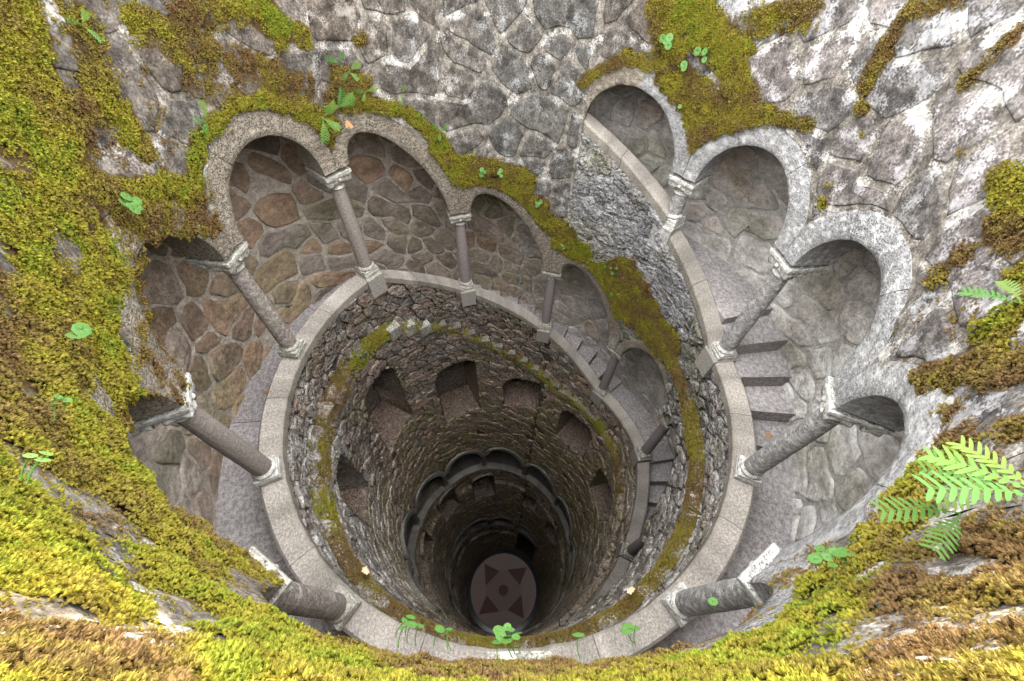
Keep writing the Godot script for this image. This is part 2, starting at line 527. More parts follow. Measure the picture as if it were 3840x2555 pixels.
func surface(st: SurfaceTool, angles: PackedFloat32Array, lo: Callable, hi: Callable, wall: Callable, holes: Array, col: Callable, row: float, uvf = null) -> void:
	for i in angles.size() - 1:
		var a0 := angles[i]
		var a1 := angles[i + 1]
		if a1 - a0 < 0.01: continue
		var e := minf(0.004, (a1 - a0) * 0.2)
		var spans := [[lo.call(a0 + e), lo.call(a1 - e), hi.call(a0 + e), hi.call(a1 - e)]]
		for nc in holes:
			if (a0 + a1) / 2 > nc[0] - nc[1] and (a0 + a1) / 2 < nc[0] + nc[1]:
				var sp: Array = spans.pop_back()
				spans.append([sp[0], sp[1], nc[2], nc[2]])
				spans.append([niche_top(nc, a0), niche_top(nc, a1), sp[2], sp[3]])
		for sp in spans:
			var n := maxi(1, int(ceil(maxf(sp[2] - sp[0], sp[3] - sp[1]) / row)))
			for j in n:
				var y := [lerpf(sp[0], sp[2], float(j) / n), lerpf(sp[0], sp[2], float(j + 1) / n), lerpf(sp[1], sp[3], float(j + 1) / n), lerpf(sp[1], sp[3], float(j) / n)]
				var aa := [a0, a0, a1, a1]
				for v in [0, 1, 2, 0, 2, 3]:
					st.set_color(col.call(aa[v], y[v], 0.5))
					if uvf != null:
						var uv: Vector2 = uvf.call(aa[v], y[v])
						st.set_uv(uv)
						st.set_uv2(uv * Vector2(9, 2.2))
					st.add_vertex(pt(aa[v], wall.call(aa[v], y[v]), y[v]))

func angle_list(a0: float, a1: float, step: float, extra: Array) -> PackedFloat32Array:
	var out := PackedFloat32Array()
	var n := int(ceil((a1 - a0) / step))
	for i in n + 1: out.append(lerpf(a0, a1, float(i) / n))
	for x in extra:
		if x > a0 and x < a1: out.append(x)
	out.sort()
	return out

func arch_angles(a0: float, a1: float, turn: float) -> Array:
	var out := []
	for k in range(-1, LAST):
		var q: Array = arch_pts(k)
		for p in q[1]:
			var x: float = p.x - turn
			if x > a0 and x < a1: out.append(x)
	return out

func arch_cut(k: int, turn: float, rref: float, sh: Callable) -> PackedVector2Array:   # the bay's opening with its ring of voussoirs, for cutting stones
	var out := PackedVector2Array()
	var ex: PackedVector2Array = arch_pts(k)[1]
	for p in ex:
		var a := p.x - turn
		out.append(Vector2(deg_to_rad(a) * rref, p.y + 0.006 - sh.call(a)))
	var a1 := ex[ex.size() - 1].x - turn
	var a0 := ex[0].x - turn
	out.append(Vector2(deg_to_rad(a1) * rref, ex[ex.size() - 1].y - 0.6 - sh.call(a1)))
	out.append(Vector2(deg_to_rad(a0) * rref, ex[0].y - 0.6 - sh.call(a0)))
	return out

func keep_poly(a0: float, a1: float, lo: Callable, hi: Callable, rref: float, sh: Callable, gap: float) -> PackedVector2Array:
	var out := PackedVector2Array()
	for i in 13:
		var a := lerpf(a0, a1, i / 12.0)
		out.append(Vector2(deg_to_rad(a) * rref, lo.call(a) + gap - sh.call(a)))
	for i in 13:
		var a := lerpf(a1, a0, i / 12.0)
		out.append(Vector2(deg_to_rad(a) * rref, hi.call(a) - gap - sh.call(a)))
	return out

func niche_cut(nc: Array, rref: float, sh: Callable) -> PackedVector2Array:
	var out := PackedVector2Array()
	for i in 11:
		var u := -1.0 + i / 5.0
		var a: float = nc[0] + u * (nc[1] + 0.4)
		out.append(Vector2(deg_to_rad(a) * rref, niche_top(nc, nc[0] + u * nc[1]) + 0.01 - sh.call(a)))
	for u in [1.0, 0.0, -1.0]:
		var a: float = nc[0] + u * (nc[1] + 0.4)
		out.append(Vector2(deg_to_rad(a) * rref, nc[2] - 0.005 - sh.call(a)))
	return out

# ---------------------------------------------------------------- textures and materials
func noise_bytes(sd: int, freq: float, oct: int, w: int, h: int, type := FastNoiseLite.TYPE_SIMPLEX_SMOOTH) -> PackedByteArray:
	var n := FastNoiseLite.new()
	n.seed = sd
	n.frequency = freq
	n.noise_type = type
	n.fractal_octaves = oct
	n.fractal_type = FastNoiseLite.FRACTAL_FBM if oct > 1 else FastNoiseLite.FRACTAL_NONE
	var im := n.get_seamless_image(w, h, false, false, 0.15, true)
	im.convert(Image.FORMAT_L8)
	return im.get_data()

# grained stone: base tone, dark and light grains, blotches of a second colour above a threshold
func stone_image(sd: int, size: int, grain: float, blotch: Color, amount: float, dark: float, contrast: float) -> ImageTexture:
	var g := noise_bytes(sd, 0.32, 2, size, size)
	var f := noise_bytes(sd + 1, 0.02, 5, size, size)
	var b := noise_bytes(sd + 2, 0.011, 6, size, size)
	var d := noise_bytes(sd + 3, 0.05, 5, size, size)
	var out := PackedByteArray()
	out.resize(size * size * 3)
	for i in size * size:
		var gv := (g[i] - 127.5) / 127.5
		var v := 0.80 + grain * gv * 0.55 + contrast * (f[i] - 127.5) / 127.5
		v *= 1.0 - dark * smoothstep(0.52, 0.68, d[i] / 255.0)
		var m := smoothstep(amount, amount + 0.09, b[i] / 255.0 + 0.14 * gv + 0.12 * (d[i] - 127.5) / 127.5)
		out[i * 3] = int(clampf(lerpf(v, blotch.r, m), 0, 1) * 255)
		out[i * 3 + 1] = int(clampf(lerpf(v * 0.985, blotch.g, m), 0, 1) * 255)
		out[i * 3 + 2] = int(clampf(lerpf(v * 0.97, blotch.b, m), 0, 1) * 255)
	return ImageTexture.create_from_image(Image.create_from_data(size, size, false, Image.FORMAT_RGB8, out))

func height_image(sd: int, size: int, f0: float, ridged: bool) -> ImageTexture:
	var a := noise_bytes(sd, f0, 6, size, size)
	var b := noise_bytes(sd + 5, f0 * 1.7, 4, size, size)
	var out := PackedByteArray()
	out.resize(size * size)
	for i in size * size:
		var v := a[i] / 255.0
		if ridged: v = v * 0.6 + 0.4 * absf(b[i] / 127.5 - 1.0)
		out[i] = int(clampf(v, 0, 1) * 255)
	return ImageTexture.create_from_image(Image.create_from_data(size, size, false, Image.FORMAT_L8, out))

func stone_mat(tex: Texture2D, bump: Texture2D, relief: float, scale: float, rough := 0.93, tint := Color.WHITE) -> StandardMaterial3D:
	var m := StandardMaterial3D.new()
	m.albedo_color = tint
	m.vertex_color_use_as_albedo = true
	m.albedo_texture = tex
	m.roughness = rough
	m.metallic_specular = 0.3
	m.uv1_triplanar = true
	m.uv1_world_triplanar = true
	m.uv1_scale = Vector3.ONE * scale
	if relief > 0:
		m.heightmap_enabled = true
		m.heightmap_texture = bump
		m.heightmap_scale = relief
	return m

func plain(c: Color, rough := 0.8) -> StandardMaterial3D:
	var m := StandardMaterial3D.new()
	m.albedo_color = c.linear_to_srgb()
	m.roughness = rough
	m.metallic_specular = 0.3
	return m

const AW := 2048
const AH := 640
const AY0 := 0.2
const AY1 := -1.75

func atlas_uv(a: float, y: float) -> Vector2:
	return Vector2((a - 17.4) / 360.0, (AY0 - y) / (AY0 - AY1))

# colour of the upper wall: grey-pink granite with white lichen crusts, brown films of dead moss
func atlas() -> ImageTexture:
	var g := noise_bytes(31, 0.45, 2, AW, AH)
	var f := noise_bytes(32, 0.05, 5, AW, AH)
	var b := noise_bytes(33, 0.028, 6, AW, AH)
	var d := noise_bytes(34, 0.03, 6, AW, AH)
	var out := PackedByteArray()
	out.resize(AW * AH * 3)
	var cols := 256
	var rows := 80
	# coarse maps of moss and of how white the lichen is
	var cm := PackedFloat32Array()
	var cl := PackedFloat32Array()
	for j in rows + 1:
		for i in cols + 1:
			var a := 17.4 + 360.0 * i / cols
			var y := lerpf(AY0, AY1, float(j) / rows)
			var aw := fposmod(a, 360.0)
			cm.append(maxf(fetch(field, a, y), 0.35 * smoothstep(180.0, 215.0, aw) * (1 - smoothstep(285.0, 320.0, aw))))
			var l := 0.03 + 0.27 * (1.0 - smoothstep(130.0, 185.0, aw)) * smoothstep(25.0, 50.0, aw)
			l += 0.06 * smoothstep(280.0, 330.0, aw)
			if y < -0.95 and (aw > 350 or aw < 60): l += 0.12
			cl.append(l + 0.15 * arc_noise(n1, a, y, 4.0))
	for py in AH:
		var fy := float(py) / AH * rows
		var j := int(fy)
		fy -= j
		for px in AW:
			var i := px + py * AW
			var fx := float(px) / AW * cols
			var ci := int(fx)
			fx -= ci
			var o := ci + j * (cols + 1)
			var m := lerpf(lerpf(cm[o], cm[o + 1], fx), lerpf(cm[o + cols + 1], cm[o + cols + 2], fx), fy)
			var l := lerpf(lerpf(cl[o], cl[o + 1], fx), lerpf(cl[o + cols + 1], cl[o + cols + 2], fx), fy)
			var gv := (g[i] - 127.5) / 127.5
			var fv := (f[i] - 127.5) / 127.5
			var v := 0.60 + 0.24 * gv + 0.14 * fv
			var r := v * 1.015
			var gg := v * 0.985
			var bb := v * 0.95
			# black algae films
			var k := smoothstep(0.56, 0.70, d[i] / 255.0 + 0.06 * gv) * 0.22
			r *= 1 - k
			gg *= 1 - k
			bb *= 1 - k
			# white crusts
			var w := smoothstep(0.66 - l * 0.36, 0.76 - l * 0.36, b[i] / 255.0 + 0.22 * gv + 0.10 * fv)
			r = lerpf(r, 0.88, w)
			gg = lerpf(gg, 0.88, w)
			bb = lerpf(bb, 0.88, w)
			# brown film where moss has been
			var s := smoothstep(0.45, 0.75, m * 0.8 + 0.35 * fv + 0.12 * gv) * 0.85
			r = lerpf(r, 0.36 + 0.08 * gv, s)
			gg = lerpf(gg, 0.27 + 0.07 * gv, s)
			bb = lerpf(bb, 0.13 + 0.04 * gv, s)
			out[i * 3] = int(clampf(r, 0, 1) * 255)
			out[i * 3 + 1] = int(clampf(gg, 0, 1) * 255)
			out[i * 3 + 2] = int(clampf(bb, 0, 1) * 255)
	return ImageTexture.create_from_image(Image.create_from_data(AW, AH, false, Image.FORMAT_RGB8, out))

func materials() -> void:
	var rock := height_image(41, 512, 0.012, true)
	var fine := height_image(47, 512, 0.09, false)
	var granite := stone_image(51, 1024, 0.42, Color(0.93, 0.93, 0.92), 0.84, 0.16, 0.16)
	var lichen := stone_image(61, 1024, 0.36, Color(1.0, 1.0, 0.98), 0.64, 0.38, 0.2)
	var dark := stone_image(71, 1024, 0.42, Color(0.95, 0.95, 0.93), 0.72, 0.6, 0.32)
	M.granite = stone_mat(granite, rock, 2.2, 0.55)
	M.rough = stone_mat(granite, rock, 3.2, 0.5)
	M.rubble = stone_mat(dark, rock, 6.0, 0.7)
	M.lichen = stone_mat(lichen, fine, 0.6, 1.1)
	M.dressed = stone_mat(granite, fine, 0.4, 1.5)
	M.grimy = stone_mat(dark, fine, 0.7, 1.2)
	M.floor = stone_mat(granite, fine, 0.3, 0.7, 0.8)
	var up := StandardMaterial3D.new()
	up.vertex_color_use_as_albedo = true
	up.albedo_texture = atlas()
	up.roughness = 0.95
	up.metallic_specular = 0.25
	up.detail_enabled = true
	up.detail_blend_mode = BaseMaterial3D.BLEND_MODE_MUL
	up.detail_uv_layer = BaseMaterial3D.DETAIL_UV_2
	up.detail_albedo = granite
	M.upper = up
	var ms := StandardMaterial3D.new()
	ms.vertex_color_use_as_albedo = true
	ms.roughness = 1.0
	ms.metallic_specular = 0.1
	ms.backlight_enabled = true
	ms.backlight = Color(0.25, 0.28, 0.05)
	M.moss = ms
	var mat := StandardMaterial3D.new()
	mat.vertex_color_use_as_albedo = true
	mat.albedo_texture = stone_image(81, 512, 0.5, Color(0.5, 0.45, 0.3), 0.75, 0.4, 0.3)
	mat.uv1_triplanar = true
	mat.uv1_world_triplanar = true
	mat.uv1_scale = Vector3.ONE * 1.5
	mat.roughness = 1.0
	mat.metallic_specular = 0.1
	mat.heightmap_enabled = true
	mat.heightmap_texture = fine
	mat.heightmap_scale = 2.5
	M.mossmat = mat
	for e in [["fern", Color(0.048, 0.105, 0.014)], ["fern_dark", Color(0.036, 0.095, 0.016)], ["fern_old", Color(0.065, 0.105, 0.014)], ["penny", Color(0.052, 0.115, 0.024)]]:
		var l := plain(e[1], 0.55)
		l.backlight_enabled = true
		l.backlight = Color(0.04, 0.08, 0.012)
		M[e[0]] = l
	M.deadleaf = plain(Color(0.36, 0.17, 0.06), 0.8)
	M.paleleaf = plain(Color(0.62, 0.40, 0.26), 0.8)

# ---------------------------------------------------------------- colours of the stones, with deep drum stones painted lighter
func v3(c: Color, k: float) -> Color:
	return Color(c.r * k, c.g * k, c.b * k)

func flat_shear(_a: float) -> float:
	return 0.0

func upper_stone_col(a: float, y: float, id: float) -> Color:
	var k := 0.40 + 0.18 * fposmod(id * 0.6180, 1.0)
	var aw := fposmod(a, 360.0)
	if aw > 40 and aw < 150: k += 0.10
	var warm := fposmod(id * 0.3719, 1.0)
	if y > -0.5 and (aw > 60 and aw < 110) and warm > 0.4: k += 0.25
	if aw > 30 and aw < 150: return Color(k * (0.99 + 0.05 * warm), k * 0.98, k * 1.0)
	if a > 330.0: warm *= 1.0 - smoothstep(330.0, 360.0, a) * 1.4
	return Color(k * (1.01 + 0.10 * warm), k * 0.985, k * (0.96 - 0.08 * warm))

func mortar_col(_a: float, _y: float, _id: float) -> Color:
	return Color(0.86, 0.83, 0.78)

func gallery_col(a: float, y: float, id: float) -> Color:
	var pal := [Color(0.20, 0.145, 0.105), Color(0.265, 0.185, 0.13), Color(0.165, 0.135, 0.11), Color(0.25, 0.205, 0.17), Color(0.23, 0.17, 0.13), Color(0.21, 0.18, 0.155), Color(0.18, 0.15, 0.12)]
	var c: Color = pal[int(id * 7.31) % 7]
	var aw := fposmod(a, 360.0)
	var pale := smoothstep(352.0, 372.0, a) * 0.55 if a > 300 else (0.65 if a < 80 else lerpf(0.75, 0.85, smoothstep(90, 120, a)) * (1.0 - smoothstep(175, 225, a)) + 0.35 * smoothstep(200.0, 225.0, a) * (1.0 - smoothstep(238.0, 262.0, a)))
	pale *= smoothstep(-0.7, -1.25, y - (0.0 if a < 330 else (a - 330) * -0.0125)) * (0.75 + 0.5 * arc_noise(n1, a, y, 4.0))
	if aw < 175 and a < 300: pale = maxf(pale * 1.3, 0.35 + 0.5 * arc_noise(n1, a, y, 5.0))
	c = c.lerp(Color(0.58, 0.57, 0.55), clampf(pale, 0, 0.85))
	var green := clampf(arc_noise(n2, a, y, 2.2) * 2.2 - 0.35, 0, 0.55)
	if aw < 35 or aw > 340: green += 0.25 * smoothstep(0.1, 0.4, arc_noise(n1, a + 7, y, 2.5))
	c = c.lerp(Color(0.16, 0.16, 0.09), clampf(green, 0, 0.42))
	return v3(c, 1.85 + 0.9 * arc_noise(n3, a, y, 9.0))

func gallery_mortar(a: float, y: float, _id: float) -> Color:
	var c := Color(0.62, 0.555, 0.475)
	var g := clampf(arc_noise(n2, a, y, 2.2) * 1.6 - 0.3, 0, 0.4)
	if fposmod(a, 360.0) < 150: c = Color(0.64, 0.62, 0.59)
	return v3(c.lerp(Color(0.17, 0.18, 0.10), g), 1.0 + 0.3 * arc_noise(n1, a, y, 8.0))

func drum_col(a: float, y: float, id: float) -> Color:
	var aw := fposmod(a, 360.0)
	var t := (a - A0) / BAY
	var d := y - ledge_y(t)                     # above or below the mossy ledge
	var c := Color(0.215, 0.19, 0.17)
	var pick := fposmod(id * 0.754, 1.0)
	c = c.lerp(Color(0.30, 0.215, 0.17), pick * 0.8)
	c = v3(c, 0.85 + 0.4 * fposmod(id * 0.377, 1.0))
	var lichened := smoothstep(200.0, 225.0, aw) * (1.0 - smoothstep(250.0, 285.0, aw)) + smoothstep(70.0, 100.0, aw) * (1.0 - smoothstep(150.0, 175.0, aw))  # pale lichen on the left and right of the drum
	var w := clampf(lichened * 0.9 + 1.1 * arc_noise(n2, a, y, 7.0) - 0.2, 0, 0.85)
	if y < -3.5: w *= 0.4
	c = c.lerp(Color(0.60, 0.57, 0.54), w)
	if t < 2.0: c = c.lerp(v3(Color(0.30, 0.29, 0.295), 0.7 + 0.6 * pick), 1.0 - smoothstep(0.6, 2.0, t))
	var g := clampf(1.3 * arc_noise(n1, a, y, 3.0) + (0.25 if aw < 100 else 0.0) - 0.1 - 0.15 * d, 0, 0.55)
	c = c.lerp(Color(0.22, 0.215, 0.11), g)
	var deep := smoothstep(-2.2, -4.0, y)  # deeper stones painted lighter, to make up for light lost down the shaft
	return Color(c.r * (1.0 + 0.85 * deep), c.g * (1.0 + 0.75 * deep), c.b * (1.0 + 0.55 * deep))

func drum_mortar(a: float, y: float, _id: float) -> Color:
	var t := (a - A0) / BAY
	return v3(drum_col(a, y, 0.3).lerp(Color(0.9, 0.9, 0.9), 0.32 * (1.0 - smoothstep(0.3, 1.6, t))), lerpf(0.8, 0.45, smoothstep(0.3, 1.6, t)))

func lathe(prof: Array, seg: int, col: Color, wob := 0.0) -> ArrayMesh:
	var st := st_new()
	var rows := []
	for p in prof:
		var row := PackedVector3Array()
		for i in seg + 1:
			var t := TAU * i / seg
			var r: float = p[0] * (1.0 + wob * n2.get_noise_3d(cos(t) * 30, p[1] * 120, sin(t) * 30))
			row.append(Vector3(r * cos(t), p[1], r * sin(t)))
		rows.append(row)
	st.set_color(col)
	grid(st, rows)
	return done(st)

func box_into(st: SurfaceTool, c: Vector3, h: Vector3, bev: float) -> void:
	# a box with its top and side edges chamfered
	var lv := [[-h.y, 1.0], [h.y - bev, 1.0], [h.y, 0.0]]
	var rows := []
	for l in lv:
		var i: float = 0.0 if l[1] > 0.5 else bev
		var x := h.x - i
		var z := h.z - i
		var e := bev * 0.8
		rows.append(PackedVector3Array([c + Vector3(x - e, l[0], z), c + Vector3(-x + e, l[0], z), c + Vector3(-x, l[0], z - e), c + Vector3(-x, l[0], -z + e), c + Vector3(-x + e, l[0], -z), c + Vector3(x - e, l[0], -z), c + Vector3(x, l[0], -z + e), c + Vector3(x, l[0], z - e), c + Vector3(x - e, l[0], z)]))
	st.set_smooth_group(-1)
	grid(st, rows, [], true)
	for e in [[0, true], [2, false]]:
		var r: PackedVector3Array = rows[e[0]]
		for i in range(1, 7):
			for v in ([r[0], r[i + 1], r[i]] if e[1] else [r[0], r[i], r[i + 1]]): st.add_vertex(v)

func roll_into(st: SurfaceTool, p: Vector3, q: Vector3, r: float, waist: float) -> void:
	# a scroll: a roll between two points, waisted in the middle, with an eye at either end
	var ax := (q - p).normalized()
	var u := ax.cross(Vector3.UP).normalized()
	var w := u.cross(ax)
	var rows := []
	for e in [[-0.012, 0.15], [-0.012, 0.4], [0.0, 0.5], [0.0, 1.0], [0.1, 1.0], [0.5, waist], [0.9, 1.0], [1.0, 1.0], [1.0, 0.5], [1.012, 0.4], [1.012, 0.15]]:
		var row := PackedVector3Array()
		for i in 13:
			var t := TAU * i / 12
			row.append(p.lerp(q, e[0]) + (u * cos(t) + w * sin(t)) * r * e[1])
		rows.append(row)
	st.set_smooth_group(0)
	grid(st, rows)

func ball_into(st: SurfaceTool, c: Vector3, r: float) -> void:
	var rows := []
	for j in 7:
		var row := PackedVector3Array()
		for i in 11:
			var t := TAU * i / 10
			var v := PI * j / 6 - PI / 2
			row.append(c + Vector3(cos(v) * cos(t), sin(v), cos(v) * sin(t)) * r)
		rows.append(row)
	st.set_smooth_group(0)
	grid(st, rows)

var col_meshes := {}
func column(k: int, label: String, mat: Material, tint: Color, cap_tint: Color, cap_mat: Material) -> void:
	var top := spring(k) - 0.03
	var yb: float = YB[k]
	var a := col_a(k)
	var o := root3("column", label, "column", "columns of the arcade round the well", "", pt(a, 1.05, yb - 0.056))
	o.rotation.y = PI - deg_to_rad(a)
	var key := "%s%s%s" % [snappedf(top - yb, 0.001), tint, cap_tint]
	if not col_meshes.has(key):
		var sh := (top - yb - 0.065) * S            # length of the shaft
		var y0 := 0.056 * S
		var pl := st_new()
		pl.set_color(cap_tint)
		box_into(pl, Vector3(0, 0.012 * S, 0), Vector3(0.0475, 0.012, 0.0475) * S, 0.008)
		box_into(pl, Vector3(0, 0.0325 * S, 0), Vector3(0.0455, 0.0082, 0.0455) * S, 0.010)
		var rs := 0.0365 * S
		var tor := lathe([[rs * 1.0, 0.040 * S], [rs * 1.2, 0.042 * S], [rs * 1.27, 0.048 * S], [rs * 1.2, 0.054 * S], [rs * 1.08, 0.056 * S], [rs * 1.05, 0.060 * S], [rs * 0.9, 0.062 * S]], 24, cap_tint)
		var prof := []
		for i in 15:
			var u := i / 14.0
			prof.append([rs * (1.0 - 0.13 * u * u), y0 + sh * u - 0.01 * (1 - u)])
		var shaft := lathe(prof, 24, tint, 0.05)
		var yt := y0 + sh
		var cap := st_new()
		cap.set_color(cap_tint)
		var rows := []
		for e in [[0.85, -0.012], [1.02, -0.010], [1.08, 0.0], [1.02, 0.010], [0.88, 0.013], [0.92, 0.03], [1.05, 0.075], [1.2, 0.11]]:
			var row := PackedVector3Array()
			for i in 21:
				row.append(Vector3(rs * e[0] * cos(TAU * i / 20), yt + e[1], rs * e[0] * sin(TAU * i / 20)))
			rows.append(row)
		grid(cap, rows)
		# long bracket block under the slab, scrolls at its inner and outer ends
		box_into(cap, Vector3(0, yt + 0.115, 0.018 * S), Vector3(0.030 * S, 0.032, 0.066 * S), 0.01)
		for s in [-1, 1]:
			roll_into(cap, Vector3(s * 0.043 * S, yt + 0.088, -0.046 * S), Vector3(s * 0.043 * S, yt + 0.088, 0.022 * S), 0.042, 0.6)
			roll_into(cap, Vector3(s * 0.043 * S, yt + 0.090, 0.052 * S), Vector3(s * 0.043 * S, yt + 0.090, 0.094 * S), 0.040, 0.75)
			ball_into(cap, Vector3(s * 0.047 * S, yt + 0.108, 0.037 * S), 0.026)
		for z in [-0.050, 0.098]:
			ball_into(cap, Vector3(0, yt + 0.110, z * S), 0.024)
		var ab := st_new()
		ab.set_color(cap_tint)
		box_into(ab, Vector3(0, yt + 0.140, 0.023 * S), Vector3(0.058 * S, 0.012, 0.077 * S), 0.006)
		box_into(ab, Vector3(0, yt + 0.168, 0.023 * S), Vector3(0.064 * S, 0.0175, 0.082 * S), 0.006)
		col_meshes[key] = [done(pl), tor, shaft, done(cap), done(ab)]
	var q: Array = col_meshes[key]
	part(o, "plinth", q[0], cap_mat)
	part(o, "base_ring", q[1], cap_mat)
	part(o, "shaft", q[2], mat)
	part(o, "capital", q[3], cap_mat)
	part(o, "abacus", q[4], cap_mat)

func voussoirs(parent: Node, k: int, mat: Material, col: Callable) -> void:
	var ins: PackedVector2Array = arch_pts(k)[0]
	var ex: PackedVector2Array = arch_pts(k)[1]
	var n := ins.size() - 1
	var cuts := [0, int(n * 0.36), int(n * 0.68), n] if k < 11 else [0, n / 2, n]
	for c in cuts.size() - 1:
		var st := st_new()
		var rows := []
		var cols := []
		var prof := [[1.0, 1.02], [1.0, 0.940], [0.75, 0.936], [0.5, 0.938], [0.25, 0.936], [0.03, 0.938], [0.0, 0.941], [0.0, 1.04], [0.0, RB]] if k >= 16 else [[1.0, 1.02], [1.0, 0.990], [0.75, 0.987], [0.5, 0.987], [0.25, 0.987], [0.03, 0.988], [0.0, 0.991], [0.0, 1.04], [0.0, RB]]
		for e in prof:
			var row := PackedVector3Array()
			var rc := []
			for i in range(cuts[c], cuts[c + 1] + 1):
				var p: Vector2 = ins[i].lerp(ex[i], e[0])
				# joints: draw the ends of each stone back by a few millimetres
				if i == cuts[c] and c > 0: p = p.lerp(ins[i + 1].lerp(ex[i + 1], e[0]), 0.03)
				if i == cuts[c + 1] and c < cuts.size() - 2: p = p.lerp(ins[i - 1].lerp(ex[i - 1], e[0]), 0.03)
				row.append(pt(p.x, e[1] + (0.024 * pow(0.5 - 0.5 * cos(deg_to_rad(p.x)), 3.0) if k < 11 and e[1] < RB else 0.0) + 0.004 * arc_noise(n2, p.x, p.y, 14.0), p.y + 0.003 * arc_noise(n3, p.x, p.y, 30.0)))
				rc.append(col.call(p.x, p.y, k + c * 0.37))
			rows.append(row)
			cols.append(rc)
		grid(st, rows, cols, false, [1, 2, 2, 2, 2, 2, 3, 3])
		part(parent, "voussoir", done(st), mat)

func vous_col(a: float, y: float, id: float) -> Color:
	var aw := fposmod(a, 360.0)
	var c := Color(0.40, 0.375, 0.35)
	if aw > 30 and aw < 160 and y > -1.2: c = Color(0.41, 0.405, 0.405)
	elif y > -2.2: c = Color(0.32, 0.275, 0.22)
	else: c = Color(0.44, 0.425, 0.36)
	return v3(c, 0.95 + 0.3 * arc_noise(n1, a, y, 6.0) + 0.06 * sin(id * 9.0))

# ---------------------------------------------------------------- plants
# a polypody frond along +x, lying in the xz plane, drooping a little, y up
func frond_mesh(length: float, sd: int) -> ArrayMesh:
	var r := RandomNumberGenerator.new()
	r.seed = sd
	var st := st_new()
	var n := 9
	var bend := r.randf_range(0.3, 0.65)
	var side := r.randf_range(-0.25, 0.25)
	var mid := func(u: float) -> Vector3:
		return Vector3(u * length, 0.18 * length * u - bend * length * u * u, side * length * u * u)
	for i in 12:
		var p: Vector3 = mid.call(i / 12.0)
		var q: Vector3 = mid.call((i + 1) / 12.0)
		var w := Vector3(0, 0, length * 0.012 * (1.15 - i / 12.0))
		for v in [p - w, q - w, q + w, p - w, q + w, p + w]: st.add_vertex(v)
	for i in n:
		var u := 0.22 + 0.74 * i / (n - 1.0)
		var p: Vector3 = mid.call(u)
		var l := length * 0.30 * pow(sin(PI * (0.16 + 0.80 * (1 - (u - 0.22) / 0.82))), 0.8) * r.randf_range(0.85, 1.1)
		for s in [-1.0, 1.0]:
			var d := Vector3(0.42 + 0.3 * u, r.randf_range(-0.1, 0.12), s).normalized()
			var f := d.cross(Vector3.UP).normalized() * length * 0.028
			var lift := Vector3(0, length * 0.006, 0)
			var a := p
			var b := p + d * l * 0.45 + lift
			var c := p + d * l * 0.82 - lift
			var e := p + d * l - lift * 2.5
			for v in [a - f, b - f * 1.05, b, a - f, b, a, a, b, b + f * 1.05, a, b + f * 1.05, a + f, b - f * 1.05, c - f * 0.8, c, b - f * 1.05, c, b, b, c, c + f * 0.8, b, c + f * 0.8, b + f * 1.05, c - f * 0.8, e, c, c, e, c + f * 0.8]:
				st.add_vertex(v)
	return done(st)

func disc_leaf(r0: float, sd: int) -> ArrayMesh:    # round navelwort leaf with a scalloped rim and a dimple
	var r := RandomNumberGenerator.new()
	r.seed = sd
	var st := st_new()
	var rows := []
	for e in [[0.04, -0.10], [0.3, -0.03], [0.7, 0.03], [1.0, -0.03]]:
		var row := PackedVector3Array()
		for i in 25:
			var t := TAU * i / 24
			var k: float = r0 * e[0] * (1.0 + (0.06 * sin(t * 8.0 + sd) * e[0]))
			row.append(Vector3(k * cos(t), r0 * e[1] * (1 + 0.8 * sin(t * 2.0 + sd)), k * sin(t)))
		rows.append(row)
	grid(st, rows)
	return done(st)

func stem_mesh(len: float) -> ArrayMesh:
	var st := st_new()
	var rows := []
	for j in 4:
		var row := PackedVector3Array()
		for i in 6:
			var t := TAU * i / 5
			row.append(Vector3(0.0016 * cos(t) + 0.10 * len * sin(j * 1.1), -len * (1 - j / 3.0), 0.0016 * sin(t)))
		rows.append(row)
	grid(st, rows)
	return done(st)

# a frame on the wall: y away from the wall and tilted up, x along the wall
func wall_frame(a: float, r: float, y: float, up := 0.5) -> Transform3D:
	var t := deg_to_rad(a)
	var inward := Vector3(-sin(t), 0, cos(t))
	var yy := (inward + Vector3.UP * up).normalized()
	var xx := Vector3(cos(t), 0, sin(t))
	return Transform3D(Basis(xx, yy, xx.cross(yy)), pt(a, r, y))

var fronds := []
func fern(a: float, y: float, r: float, list: Array, label: String, dead := false, up := 0.35) -> void:
	# list: [direction in degrees (0 = to the right along the wall, 90 = up it), length, how far it stands off the wall]
	var o := root3("fern", label, "fern", "polypody ferns growing on the mossy wall", "", pt(a, r, y))
	var f := wall_frame(a, r, y, up)
	for e in list:
		var m := part(o, "frond", fronds[rng.randi() % fronds.size()], M.deadleaf if dead else M[["fern", "fern_dark", "fern_old"][rng.randi() % 3]])
		var d := deg_to_rad(e[0])
		var along: Vector3 = (f.basis.x * cos(d) + f.basis.z * -sin(d) + f.basis.y * e[2]).normalized()
		var nrm := (f.basis.y - along * f.basis.y.dot(along)).normalized()
		m.basis = Basis(along, nrm, along.cross(nrm)).scaled(Vector3.ONE * e[1])

